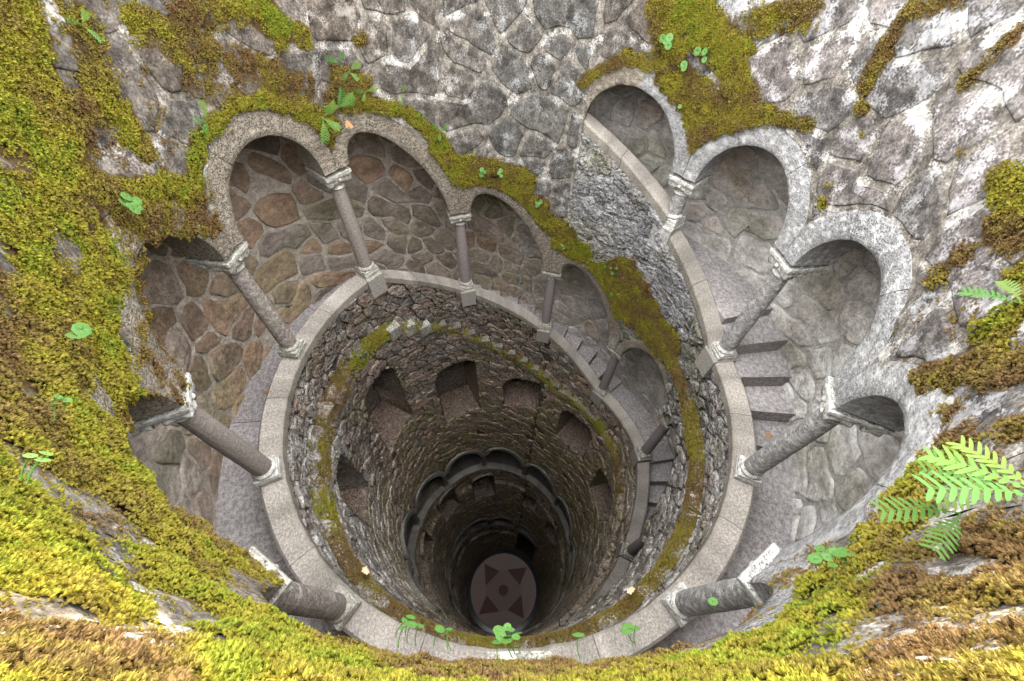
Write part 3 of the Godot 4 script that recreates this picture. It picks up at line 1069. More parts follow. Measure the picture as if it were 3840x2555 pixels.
var discs := []
var stem: ArrayMesh
func navelwort(a: float, y: float, r: float, count: int, size: float, spread: float, label: String) -> void:
	var o := root3("navelwort", label, "plant", "navelworts growing on the moss", "", pt(a, r, y))
	var f := wall_frame(a, r, y, 0.6)
	for i in count:
		var t := i * 2.4 + a
		var d := spread * sqrt((i + 0.3) / count)
		var off := f.basis.x * cos(t) * d + f.basis.z * sin(t) * d * 0.8 + f.basis.y * rng.randf_range(0.018, 0.04)
		var sc := size * rng.randf_range(0.6, 1.1)
		var b := f.basis.rotated(Vector3(rng.randf() - 0.5, rng.randf() - 0.5, rng.randf() - 0.5).normalized(), rng.randf_range(0.1, 0.5))
		var m := part(o, "leaf", discs[i % 3], M.penny)
		m.transform = Transform3D(b.scaled(Vector3.ONE * sc), off)
		var s := part(o, "stem", stem, M.penny)
		s.transform = Transform3D(b, off)

func tuft_mesh(sd: int) -> ArrayMesh:
	var r := RandomNumberGenerator.new()
	r.seed = sd
	var st := SurfaceTool.new()
	st.begin(Mesh.PRIMITIVE_TRIANGLES)
	st.set_smooth_group(-1)
	for i in 12:
		var t := TAU * i / 12 + r.randf_range(-0.3, 0.3)
		var lean := r.randf_range(0.35, 1.1)
		var d := Vector3(cos(t) * lean, 1.0, sin(t) * lean).normalized()
		var l := r.randf_range(0.7, 1.15)
		var w := d.cross(Vector3.UP).normalized() * r.randf_range(0.09, 0.14)
		var p := Vector3(cos(t), 0, sin(t)) * 0.12 - Vector3.UP * 0.2
		var m := p + d * l * 0.6
		var e := p + d * l - Vector3(0, 0.22 * lean, 0)
		st.set_color(Color(0.8, 0.8, 0.8))
		st.add_vertex(p)
		st.set_color(Color(0.95, 0.95, 0.95))
		st.add_vertex(m - w)
		st.add_vertex(m + w)
		st.add_vertex(m - w)
		st.set_color(Color(1, 1, 1))
		st.add_vertex(e)
		st.set_color(Color(0.95, 0.95, 0.95))
		st.add_vertex(m + w)
	st.generate_normals()
	return st.commit()

var tufts := []
func plant_moss(called: String, label: String, xf: Array, cols: Array) -> void:
	if xf.is_empty(): return
	var mm := MultiMesh.new()
	mm.transform_format = MultiMesh.TRANSFORM_3D
	mm.use_colors = true
	mm.mesh = tufts[0]
	mm.instance_count = xf.size()
	for i in xf.size():
		mm.set_instance_transform(i, xf[i])
		mm.set_instance_color(i, cols[i])
	var o := MultiMeshInstance3D.new()
	o.name = called
	o.multimesh = mm
	o.material_override = M.moss
	add_child(o, true)
	tag(o, label, "moss", "", "stuff")

func tuft_at(a: float, r: float, y: float, size: float, droop: float) -> Transform3D:
	var t := deg_to_rad(a)
	var d := Vector3(-sin(t), -droop, cos(t)) + Vector3(rng.randf_range(-0.5, 0.5), rng.randf_range(-0.5, 0.5), rng.randf_range(-0.5, 0.5))
	d = d.normalized()
	var x := d.cross(Vector3(rng.randf() - 0.5, rng.randf() - 0.5, rng.randf() - 0.5)).normalized()
	var s := size * rng.randf_range(0.7, 1.4)
	return Transform3D(Basis(x * s, d * s * rng.randf_range(0.8, 1.3), x.cross(d) * s), pt(a, r, y))

# ---------------------------------------------------------------- the scene
func _ready() -> void:
	var cam := Camera3D.new()
	cam.name = "camera"
	cam.position = cam_pos
	cam.rotation = Vector3(deg_to_rad(-(90.0 - 36.523)), 0, 0)
	cam.rotate_object_local(Vector3(0, 0, 1), deg_to_rad(1.949))
	cam.fov = 80.55
	cam.near = 0.02
	cam.far = 900.0
	add_child(cam)
	cam_inv = cam.transform.affine_inverse()
	var env := Environment.new()
	env.background_mode = Environment.BG_SKY
	var sky := Sky.new()
	var sm := ProceduralSkyMaterial.new()
	sm.sky_top_color = Color(0.98, 0.99, 1.0)
	sm.sky_horizon_color = Color(0.56, 0.58, 0.60)
	sm.sky_curve = 0.5
	sm.sky_energy_multiplier = 1.6
	sm.ground_bottom_color = Color(0.2, 0.2, 0.16)
	sm.ground_horizon_color = Color(0.5, 0.52, 0.5)
	sky.sky_material = sm
	env.sky = sky
	env.tonemap_mode = Environment.TONE_MAPPER_LINEAR
	env.tonemap_exposure = 5.4
	env.sdfgi_enabled = true
	env.ssao_enabled = true
	env.ssil_enabled = true
	var we := WorldEnvironment.new()
	we.name = "world_environment"
	we.environment = env
	add_child(we)
	var sun := DirectionalLight3D.new()
	sun.name = "sun"
	sun.light_color = Color(1.0, 0.93, 0.80)
	sun.light_energy = 1.05
	sun.light_angular_distance = 0.5
	sun.shadow_enabled = true
	sun.rotation = Vector3(deg_to_rad(-21.8), deg_to_rad(180.0 - 6.0), 0)
	add_child(sun)

	rng.seed = 20
	n1.seed = 3
	n1.frequency = 1.0
	n1.fractal_octaves = 4
	n2.seed = 11
	n2.frequency = 1.0
	n2.fractal_octaves = 3
	n3.seed = 17
	n3.frequency = 1.0
	n3.fractal_octaves = 2
	build_field()
	materials()
	build_ground()
	build_upper_wall()
	build_drums()
	build_gallery()
	build_stairs()
	build_parapets()
	build_floor()
	build_columns()
	build_moss()
	build_plants()

func build_ground() -> void:
	var st := st_new()
	var rows := []
	for e in [[1.42, -0.45], [2.0, -0.42], [3.0, -0.45], [6.0, -0.5], [30.0, -0.5], [300.0, -0.5]]:
		var row := PackedVector3Array()
		for i in 65: row.append(pt(i * 360.0 / 64, e[0], e[1] + (0.03 * n1.get_noise_2d(i * 0.4, e[0]) if i % 64 else 0.0)))
		rows.append(row)
	st.set_color(Color(0.07, 0.065, 0.035))
	grid(st, rows)
	var g := part(self, "ground", done(st), M.mossmat)
	tag(g, "mossy earth round the head of the well", "", "", "structure")
	st = st_new()
	rows = []
	for e in [[0.0, -12.3], [1.75, -12.3], [1.75, -0.52]]:
		var row := PackedVector3Array()
		for i in 49: row.append(pt(i * 7.5, e[0], e[1]))
		rows.append(row)
	st.set_color(Color(0.10, 0.07, 0.05))
	grid(st, rows)
	var sh := part(self, "earth", done(st), M.mossmat)
	tag(sh, "earth that the well is dug into", "", "", "structure")

func build_upper_wall() -> void:
	var o := root3("upper_wall", "mossy rubble wall ringing the top of the well above the first arcade", "wall")
	var lo := func(a: float) -> float: return extrados(a) - 0.004
	var hi := func(a: float) -> float: return rim_y(a)
	var st := st_new()
	surface(st, angle_list(17.4, 377.4, 1.1, arch_angles(17.4, 377.4, 0.0)), lo, hi, upper_r, [], mortar_col, 0.035, atlas_uv)
	part(o, "mortar", done(st), M.upper)
	# rim and outer face
	st = st_new()
	var rows := []
	for e in [[1.06, 0.004], [1.12, 0.03], [1.22, 0.02], [1.30, -0.04], [1.36, -0.15], [1.43, -0.5]]:
		var row := PackedVector3Array()
		for i in 121:
			var a := 360.0 * i / 120
			row.append(pt(a, e[0] + 0.01 * arc_noise(n1, a, e[0], 5.0), rim_y(a) + e[1] if e[0] < 1.4 else -0.5))
		rows.append(row)
	st.set_color(Color(0.16, 0.13, 0.06))
	grid(st, rows)
	part(o, "rim", done(st), M.mossmat)
	# back of the arcade wall, towards the stair
	st = st_new()
	var back := func(_a: float, _y: float) -> float: return RB
	var blo := func(a: float) -> float: return intrados(a)
	var bhi := func(a: float) -> float: return ceil_y((a - A0) / BAY) + 0.03
	surface(st, angle_list(17.4, 374.0, 2.0, arch_angles(17.4, 374.0, 0.0)), blo, bhi, back, [], gallery_mortar, 0.2)
	part(o, "inner_face", done(st), M.granite)
	# stones
	var list := []
	var id := 1.0
	var cuts := []
	for k in range(-1, 10): cuts.append([deg_to_rad((col_a(k) + col_a(k + 1)) / 2), arch_cut(k, 0.0, 1.0, flat_shear)])
	for cell in voronoi(deg_to_rad(17.4), deg_to_rad(377.4), -1.6, 0.1, 0.160, 0.136, 0.45, 5, 0.28):
		var c := Vector2.ZERO
		for p in cell: c += p
		c /= cell.size()
		var a := rad_to_deg(c.x)
		if a < 17.4 or a > 377.4 or c.y > rim_y(a) - 0.03 or c.y < extrados(a) - 0.08: continue
		if a > 132 and a < 236: continue
		var cc := []
		for e in cuts:
			if absf(e[0] - c.x) < 0.62: cc.append(e[1])
		var kp := keep_poly(maxf(17.6, a - 11), minf(377.2, a + 11), extrados, hi, 1.0, flat_shear, 0.008)
		var s := shape_cell(cell, 0.0095, 0.004, kp, cc, 14, 0.0045)
		if s.size(): list.append([s, id, rng.randf_range(0.002, 0.0065)])
		id += 1.0
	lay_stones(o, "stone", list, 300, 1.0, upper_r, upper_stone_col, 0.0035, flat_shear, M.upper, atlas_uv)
	for k in range(-1, 10):
		var aw := fposmod(col_a(k) + 16, 360.0)
		voussoirs(o, k, M.lichen if aw < 150 else M.grimy, vous_col)

func ceil_y(t: float) -> float:
	return base_y(t) + 0.575 + 0.31 if t > 0.0 else -0.67

func build_drums() -> void:
	var titles := ["rough stone drum wall with niches below the first parapet", "dim stone drum wall below the second parapet", "dark stone drum wall at the bottom of the well"]
	for b in 3:
		var o := root3("drum_wall", titles[b], "wall")
		var a0 := 17.4 + 360.0 * b
		var a1 := a0 + 360.0
		var hi := func(a: float) -> float: return par_y((a - A0) / BAY) - 0.045
		var lo := func(a: float) -> float: return band_bottom(a) - 0.003
		var shear := func(a: float) -> float: return ledge_y((a - A0) / BAY)
		var holes := []
		var extra := arch_angles(a0, a1, 360.0)
		for nc in niches:
			if nc[0] > a0 and nc[0] < a1:
				holes.append(nc)
				for i in 13: extra.append(nc[0] + nc[1] * (i / 6.0 - 1))
		var st := st_new()
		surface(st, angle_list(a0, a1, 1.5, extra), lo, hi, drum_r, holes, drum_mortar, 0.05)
		part(o, "mortar", done(st), M.rubble)
		st = st_new()
		var back := func(_a: float, _y: float) -> float: return RB
		var blo := func(a: float) -> float: return intrados(a)
		var bhi := func(a: float) -> float: return ceil_y((a - A0) / BAY) + 0.03
		var e0 := a1 - 3.4
		var e1 := minf(a1 + 356.6, col_a(LAST))
		if e1 > e0:
			surface(st, angle_list(e0, e1, 2.0, arch_angles(e0, e1, 0.0)), blo, bhi, back, [], gallery_mortar, 0.25)
			part(o, "inner_face", done(st), M.granite)
		for nc in holes: niche(o, nc)
		if b == 0:
			for i in 17:
				var la := 305.5 + i * 6.3
				var ly: float = ledge_y((la + 3.0 - A0) / BAY)
				var lc := Color(0.56, 0.54, 0.48) if i < 3 else Color(0.26, 0.25, 0.17).lerp(Color(0.34, 0.32, 0.29), fposmod(i * 0.37, 1.0))
				var lr := 0.940 if i < 3 else 0.950
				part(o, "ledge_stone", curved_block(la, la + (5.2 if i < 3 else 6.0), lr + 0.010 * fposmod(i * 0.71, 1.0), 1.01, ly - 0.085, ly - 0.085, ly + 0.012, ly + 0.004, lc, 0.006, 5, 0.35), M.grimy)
		var cuts := []
		for k in range(-1, LAST):
			var m := (col_a(k) + col_a(k + 1)) / 2 - 360.0
			if m > a0 - 30 and m < a1 + 30: cuts.append([deg_to_rad(m), arch_cut(k, 360.0, 1.0, shear), 0.62])
		for nc in holes: cuts.append([deg_to_rad(nc[0]), niche_cut(nc, 1.0, shear), 0.45])
		var list := []
		var id := 1.0
		var vlo := -2.6 if b < 2 else -6.2
		var big := 1.0 + 0.15 * b
		var cells := voronoi(deg_to_rad(a0), deg_to_rad(a1), vlo, 0.7, 0.115 * big, 0.056 * big, 0.44, 50 + b, 0.2)
		var coarse := cells.size()
		if b == 0: cells.append_array(voronoi(deg_to_rad(a0), deg_to_rad(a0 + 52), -0.6, 1.1, 0.125, 0.088, 0.44, 91, 0.25))
		for ci in cells.size():
			var cell: PackedVector2Array = cells[ci]
			var c := Vector2.ZERO
			for p in cell: c += p
			c /= cell.size()
			var a := rad_to_deg(c.x)
			var y: float = c.y + shear.call(a)
			if a < a0 or a > a1 or y > hi.call(a) + 0.02 or y < lo.call(a) - 0.04: continue
			if b == 0 and (ci >= coarse) != (a < a0 + 46 and c.y > -0.1): continue
			var cc := []
			for e in cuts:
				if absf(e[0] - c.x) < e[2]: cc.append(e[1])
			var kp := keep_poly(maxf(a0 + 0.1, a - 9), minf(a1 - 0.1, a + 9), lo, hi, 1.0, shear, 0.004)
			var s := shape_cell(cell, 0.0016 if a > A0 + 60 else 0.007, 0.003, kp, cc, 12, 0.006)
			if s.size(): list.append([s, id, rng.randf_range(0.003, 0.019) * (0.6 if a < a0 + 50 and b == 0 else 1.0)])
			id += 1.0
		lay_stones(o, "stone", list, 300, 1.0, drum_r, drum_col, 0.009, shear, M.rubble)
		for k in range(10 + 11 * b, mini(21 + 11 * b, LAST)): voussoirs(o, k, M.grimy, vous_col)

func niche(parent: Node, nc: Array) -> void:
	var st := st_new()
	var deep := 0.26
	var n := 12
	var rows := []
	var cols := []
	# jambs and vault: follow the opening, sweep outwards
	for r in [0.965, 0.99, 1.06, 0.975 + deep]:
		var row := PackedVector3Array()
		var rc := []
		var sh: float = 1.0 - 0.25 * (r - 0.965) / deep
		for i in range(-4, n + 5):
			var u := clampf(-1.0 + 2.0 * i / n, -1, 1)
			var a: float = nc[0] + nc[1] * u * sh
			var y := niche_top(nc, nc[0] + nc[1] * u)
			if i < 0: y = lerpf(y, nc[2], -i / 4.0)
			if i > n: y = lerpf(y, nc[2], (i - n) / 4.0)
			row.append(pt(a, r + 0.006 * arc_noise(n2, a, y, 20.0), y + 0.006 * arc_noise(n3, a, y, 30.0) - (r - 0.965) * 0.15 * (1.0 if i >= 0 and i <= n else 0.0)))
			rc.append(drum_col(a, y, absf(i) * 0.7))
		rows.append(row)
		cols.append(rc)
	grid(st, rows, cols)
	var back := PackedVector3Array(rows[3])
	var foot := PackedVector3Array()
	var bc := []
	for i in back.size():
		foot.append(Vector3(back[i].x, S * (nc[2] + 0.05), back[i].z))
		bc.append(Color(0.24, 0.2, 0.17))
	grid(st, [foot, back], [bc, bc])
	var box := part(parent, "niche", done(st), M.rubble)
	# sloping bed of the niche, littered with leaves
	st = st_new()
	rows = []
	for j in 5:
		var row := PackedVector3Array()
		for i in 9:
			var u := -1.0 + i / 4.0
			var f := j / 4.0
			var a: float = nc[0] + nc[1] * u * (1.0 - 0.25 * f) * 1.02
			row.append(pt(a, 0.968 + deep * f, nc[2] - 0.02 + 0.09 * f + 0.02 * n2.get_noise_2d(a * 0.3, f * 6)))
		rows.append(row)
	st.set_color(Color(0.27, 0.205, 0.17))
	grid(st, rows)
	part(box, "bed", done(st), M.rubble)
	if nc[2] < -5: return
	var lt := st_new()
	for i in 90:
		var f := sqrt(rng.randf())
		var u := rng.randf_range(-0.9, 0.9)
		var p := pt(nc[0] + nc[1] * u * (1.0 - 0.25 * f), 0.972 + deep * f * 0.95, nc[2] - 0.004 + 0.09 * f)
		var d := Vector3(rng.randf() - 0.5, rng.randf_range(-0.1, 0.25), rng.randf() - 0.5).normalized() * rng.randf_range(0.03, 0.06)
		var w := d.cross(Vector3.UP).normalized() * 0.014
		lt.set_color(v3(Color(0.30, 0.17, 0.11), rng.randf_range(0.5, 1.5)))
		for v in [p, p + d * 0.5 - w, p + d, p, p + d, p + d * 0.5 + w]: lt.add_vertex(v)
	part(box, "leaf_litter", done(lt), M.floor).set_meta("kind", "stuff")

func build_gallery() -> void:
	var wall := func(a: float, y: float) -> float: return RW + 0.006 * arc_noise(n1, a, y, 3.0)
	var lo := func(a: float) -> float: return floor_y((a - A0) / BAY) - 0.12
	var hi := func(a: float) -> float: return ceil_y((a - A0) / BAY) + 0.04
	var out := func(a: float, y: float, id: float) -> float: return -RW
	var o := root3("gallery_wall", "outer rubble wall of the spiral stair seen through the arches", "wall")
	var st := st_new()
	surface(st, angle_list(8.0, col_a(LAST), 2.0, []), lo, hi, wall, [], gallery_mortar, 0.06)
	part(o, "mortar", done(st), M.granite)
	var list := []
	var id := 1.0
	var sh := func(a: float) -> float: return 0.0 if a < 300 else (a - 300) * -0.0118
	for cell in voronoi(deg_to_rad(8) * RW, deg_to_rad(440) * RW, -1.95, -0.3, 0.152, 0.130, 0.45, 77, 0.28):
		var c := Vector2.ZERO
		for p in cell: c += p
		c /= cell.size()
		var a := rad_to_deg(c.x / RW)
		var y: float = c.y + sh.call(a)
		if a < 8 or a > 440 or y < lo.call(a) - 0.05 or y > hi.call(a) + 0.05: continue
		var s := shape_cell(cell, 0.008, 0.010, keep_poly(maxf(a - 9, 8.2), a + 9, lo, hi, RW, sh, 0.004), [], 13, 0.007)
		if s.size(): list.append([s, id, rng.randf_range(0.004, 0.016)])
		id += 1.0
	lay_stones(o, "stone", list, 300, RW, wall, gallery_col, 0.007, sh, M.rough)
	# ceiling of the stair, end wall at its head
	st = st_new()
	var rows := []
	for e in [[RB - 0.002, -0.02], [RB + 0.04, 0.0], [(RB + RW) / 2, 0.02], [RW - 0.04, 0.0], [RW + 0.02, -0.04]]:
		var row := PackedVector3Array()
		for i in 480:
			var a := lerpf(8.0, col_a(LAST), i / 479.0)
			row.append(pt(a, e[0], ceil_y((a - A0) / BAY) + e[1]))
		rows.append(row)
	st.set_color(Color(0.25, 0.21, 0.17))
	grid(st, rows)
	part(o, "ceiling", done(st), M.granite)
	part(o, "end_wall", curved_block(6.5, 8.5, 1.0, RW + 0.05, -1.4, -1.4, -0.6, -0.6, Color(0.28, 0.25, 0.2)), M.granite)

func build_stairs() -> void:
	var o := root3("spiral_stair", "spiral stair of worn granite steps and smooth landings between parapet and outer wall", "staircase")
	var a := 8.0
	var w := BAY / 5.0
	while a < col_a(LAST) - w:
		var t0 := (a - A0) / BAY
		var y0 := floor_y(t0 + 0.1)
		var y1 := floor_y(t0 + 0.3)
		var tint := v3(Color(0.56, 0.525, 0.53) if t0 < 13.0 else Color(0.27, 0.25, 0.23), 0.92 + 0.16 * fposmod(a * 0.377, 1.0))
		if absf(y0 - y1) < 0.004:
			# a level slab: as wide as the landing allows, up to five treads
			var n := 1
			while n < 5 and absf(floor_y(t0 + 0.2 * n) - floor_y(t0 + 0.2 * n + 0.2)) < 0.004: n += 1
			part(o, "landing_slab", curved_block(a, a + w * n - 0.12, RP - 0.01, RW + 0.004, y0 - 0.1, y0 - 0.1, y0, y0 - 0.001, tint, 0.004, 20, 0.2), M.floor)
			a += w * n
		else:
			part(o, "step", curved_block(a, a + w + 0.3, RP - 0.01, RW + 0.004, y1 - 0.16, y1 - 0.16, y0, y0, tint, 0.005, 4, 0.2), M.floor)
			a += w

func build_parapets() -> void:
	var titles := ["broad worn granite parapet ring of the uppermost turn", "granite parapet of the second turn down the well", "dark granite parapet of the third turn near the bottom"]
	for b in 4:
		var k0 := -1 if b == 0 else 11 * b
		var k1 := mini(11 * (b + 1), LAST) if b < 3 else LAST
		if k0 >= k1: continue
		var o := root3("parapet", titles[mini(b, 2)] if b < 3 else "lowest end of the parapet reaching the well floor", "parapet")
		for k in range(k0, k1):
			var a0 := 17.4 if k < 0 else col_a(k)
			var a1 := col_a(k + 1)
			var cut := 0.48 + 0.1 * sin(k * 2.3)
			var fr := [0.0, cut, 1.0]
			for j in 2:
				var s0 := lerpf(a0, a1, fr[j])
				var s1 := lerpf(a0, a1, fr[j + 1]) - 0.12
				var y0 := par_y((s0 - A0) / BAY)
				var y1 := par_y((s1 - A0) / BAY)
				var tint := v3(Color(0.49, 0.45, 0.405), 0.93 + 0.14 * fposmod(k * 0.61 + j * 0.4, 1.0))
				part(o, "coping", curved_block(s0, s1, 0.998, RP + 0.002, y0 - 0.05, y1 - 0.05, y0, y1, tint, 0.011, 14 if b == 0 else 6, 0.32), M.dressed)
			part(o, "parapet_wall", curved_block(a0, a1, 1.03, RP - 0.004, minf(floor_y((a0 - A0) / BAY), par_y((a0 - A0) / BAY) - 0.1) - 0.2, minf(floor_y((a1 - A0) / BAY), par_y((a1 - A0) / BAY) - 0.1) - 0.2, par_y((a0 - A0) / BAY) - 0.049, par_y((a1 - A0) / BAY) - 0.049, Color(0.38, 0.35, 0.33), 0.002), M.dressed)
			var sl := absf(YB[k + 1] - YB[k]) + (absf(YB[mini(k + 2, LAST)] - YB[k + 1]))
			if sl > 0.1 and k + 1 > 0:
				part(o, "pedestal", curved_block(a1 - 2.9, a1 + 2.9, 0.990, RP + 0.010, YB[k + 1] - 0.2, YB[k + 1] - 0.2, YB[k + 1] - 0.0555, YB[k + 1] - 0.0555, Color(0.40, 0.38, 0.34), 0.008), M.dressed)
		if b == 0:
			part(o, "pedestal", curved_block(col_a(0) - 2.9, col_a(0) + 2.9, 0.990, RP + 0.010, YB[0] - 0.2, YB[0] - 0.2, YB[0] - 0.0555, YB[0] - 0.0555, Color(0.48, 0.47, 0.45), 0.008), M.lichen)

func fan(r0: float, r1: float, a0: float, a1: float, y: float, n: int) -> ArrayMesh:
	var st := st_new()
	var rows := [PackedVector3Array(), PackedVector3Array()]
	for i in n + 1:
		var a := lerpf(a0, a1, float(i) / n)
		rows[0].append(pt(a, r0, y))
		rows[1].append(pt(a, r1, y))
	st.set_color(Color.WHITE)
	grid(st, rows)
	return done(st)

func build_floor() -> void:
	var o := Node3D.new()
	o.name = "floor"
	add_child(o, true)
	tag(o, "round marble floor at the bottom of the well with four dark triangles", "", "", "structure")
	var tan: StandardMaterial3D = M.floor.duplicate()
	tan.albedo_color = Color(0.80, 0.62, 0.56).linear_to_srgb()
	var red: StandardMaterial3D = M.floor.duplicate()
	red.albedo_color = Color(0.34, 0.21, 0.20).linear_to_srgb()
	var black := plain(Color(0.03, 0.03, 0.03), 0.12)
	part(o, "paving", fan(0.0, 0.845, 0, 360, YFLOOR, 72), tan)
	part(o, "gutter", fan(0.843, 0.90, 0, 360, YFLOOR + 0.002, 72), black)
	part(o, "outer_ring", fan(0.895, 1.02, 0, 360, YFLOOR + 0.004, 72), black)
	var mid: StandardMaterial3D = tan.duplicate()
	mid.albedo_color = Color(0.70, 0.535, 0.48).linear_to_srgb()
	part(o, "inner_circle", fan(0.0, 0.46, 0, 360, YFLOOR + 0.0015, 48), mid)
	part(o, "centre_disc", fan(0.0, 0.125, 0, 360, YFLOOR + 0.003, 32), red)
	for i in 4:
		var a := 45.0 + 90.0 * i + 3.0
		var st := st_new()
		st.set_color(Color.WHITE)
		for v in [pt(a, 0.80, YFLOOR + 0.003), pt(a - 38, 0.47, YFLOOR + 0.003), pt(a + 26, 0.44, YFLOOR + 0.003)]: st.add_vertex(v)
		part(o, "inlay_triangle", done(st), red)
	# the iron kerb round the floor
	var st := st_new()
	var rows := []
	for j in 9:
		var row := PackedVector3Array()
		var t := TAU * j / 8
		for i in 73: row.append(pt(i * 5.0, 0.862 + 0.010 * cos(t), YFLOOR + 0.02 + 0.010 * sin(t)))
		rows.append(row)
	grid(st, rows)
	part(o, "kerb_rail", done(st), plain(Color(0.06, 0.06, 0.06), 0.15))

func build_columns() -> void:
	var grey := Color(0.40, 0.385, 0.38)
	var warm := Color(0.36, 0.315, 0.285)
	var slim := Color(0.33, 0.29, 0.285)
	var pale := Color(0.60, 0.59, 0.56)
	var labels := {
		0: "short stubby lichen-white column where the parapet steps down at the upper right",
		1: "lichen-flecked grey column beside the upper steps with a green-stained arch above",
		2: "dark speckled column with a long bracket capital on the landing below the steps",
		3: "grey column low on the right whose scroll capital dips into the moss",
		4: "column below the near rim hidden under the moss",
		5: "thick white-flaked column low on the left cut off by moss",
		6: "brown column on the left under a bleached white abacus",
		7: "slanting-looking column on the left with a white lichen streak and moss on its capital",
		8: "column at the bend of the parapet between the two tall arches under the ferns",
		9: "slim column with white scroll capital standing where the stair begins to drop",
		10: "slim pinkish column beside five worn steps under the mossy descending arches",
		11: "slim column at the foot of the worn steps by the mossy pale capital",
		12: "short-looking slim column behind the mossy ridge on the second turn, beside a landing",
		17: "dark column low at the left end of the second ring of arches, deep in the well",
		18: "dark column above the lowest left one in the second ring of arches, deep in the well",
		19: "small dark column left of the top of the second ring of arches, deep in the well",
		20: "small dark column at the top middle of the second ring of arches, deep in the well",
		21: "small dark column just right of the top of the second ring of arches, deep in the well",
		22: "small dark column on the upper right of the second ring of arches, deep in the well",
		23: "dark column low at the right of the second ring of arches, deep in the well",
		13: "dark column stub peeking out below the mossy ridge at the lower right"}
	for k in LAST:
		var lb: String = labels.get(k, "")
		if lb == "":
			lb = "tiny dark column of the lowest ring of arches near the well floor" if k > 23 else "column on the near side of the second turn, below the mossy near rim"
		var left := k >= 4 and k <= 8
		column(k, lb, M.lichen if k < 5 or k == 7 or k == 5 else M.dressed, grey if k < 4 else (warm if left else slim), pale if k < 4 or k == 6 else Color(0.44, 0.42, 0.37), M.lichen if k < 14 else M.grimy)

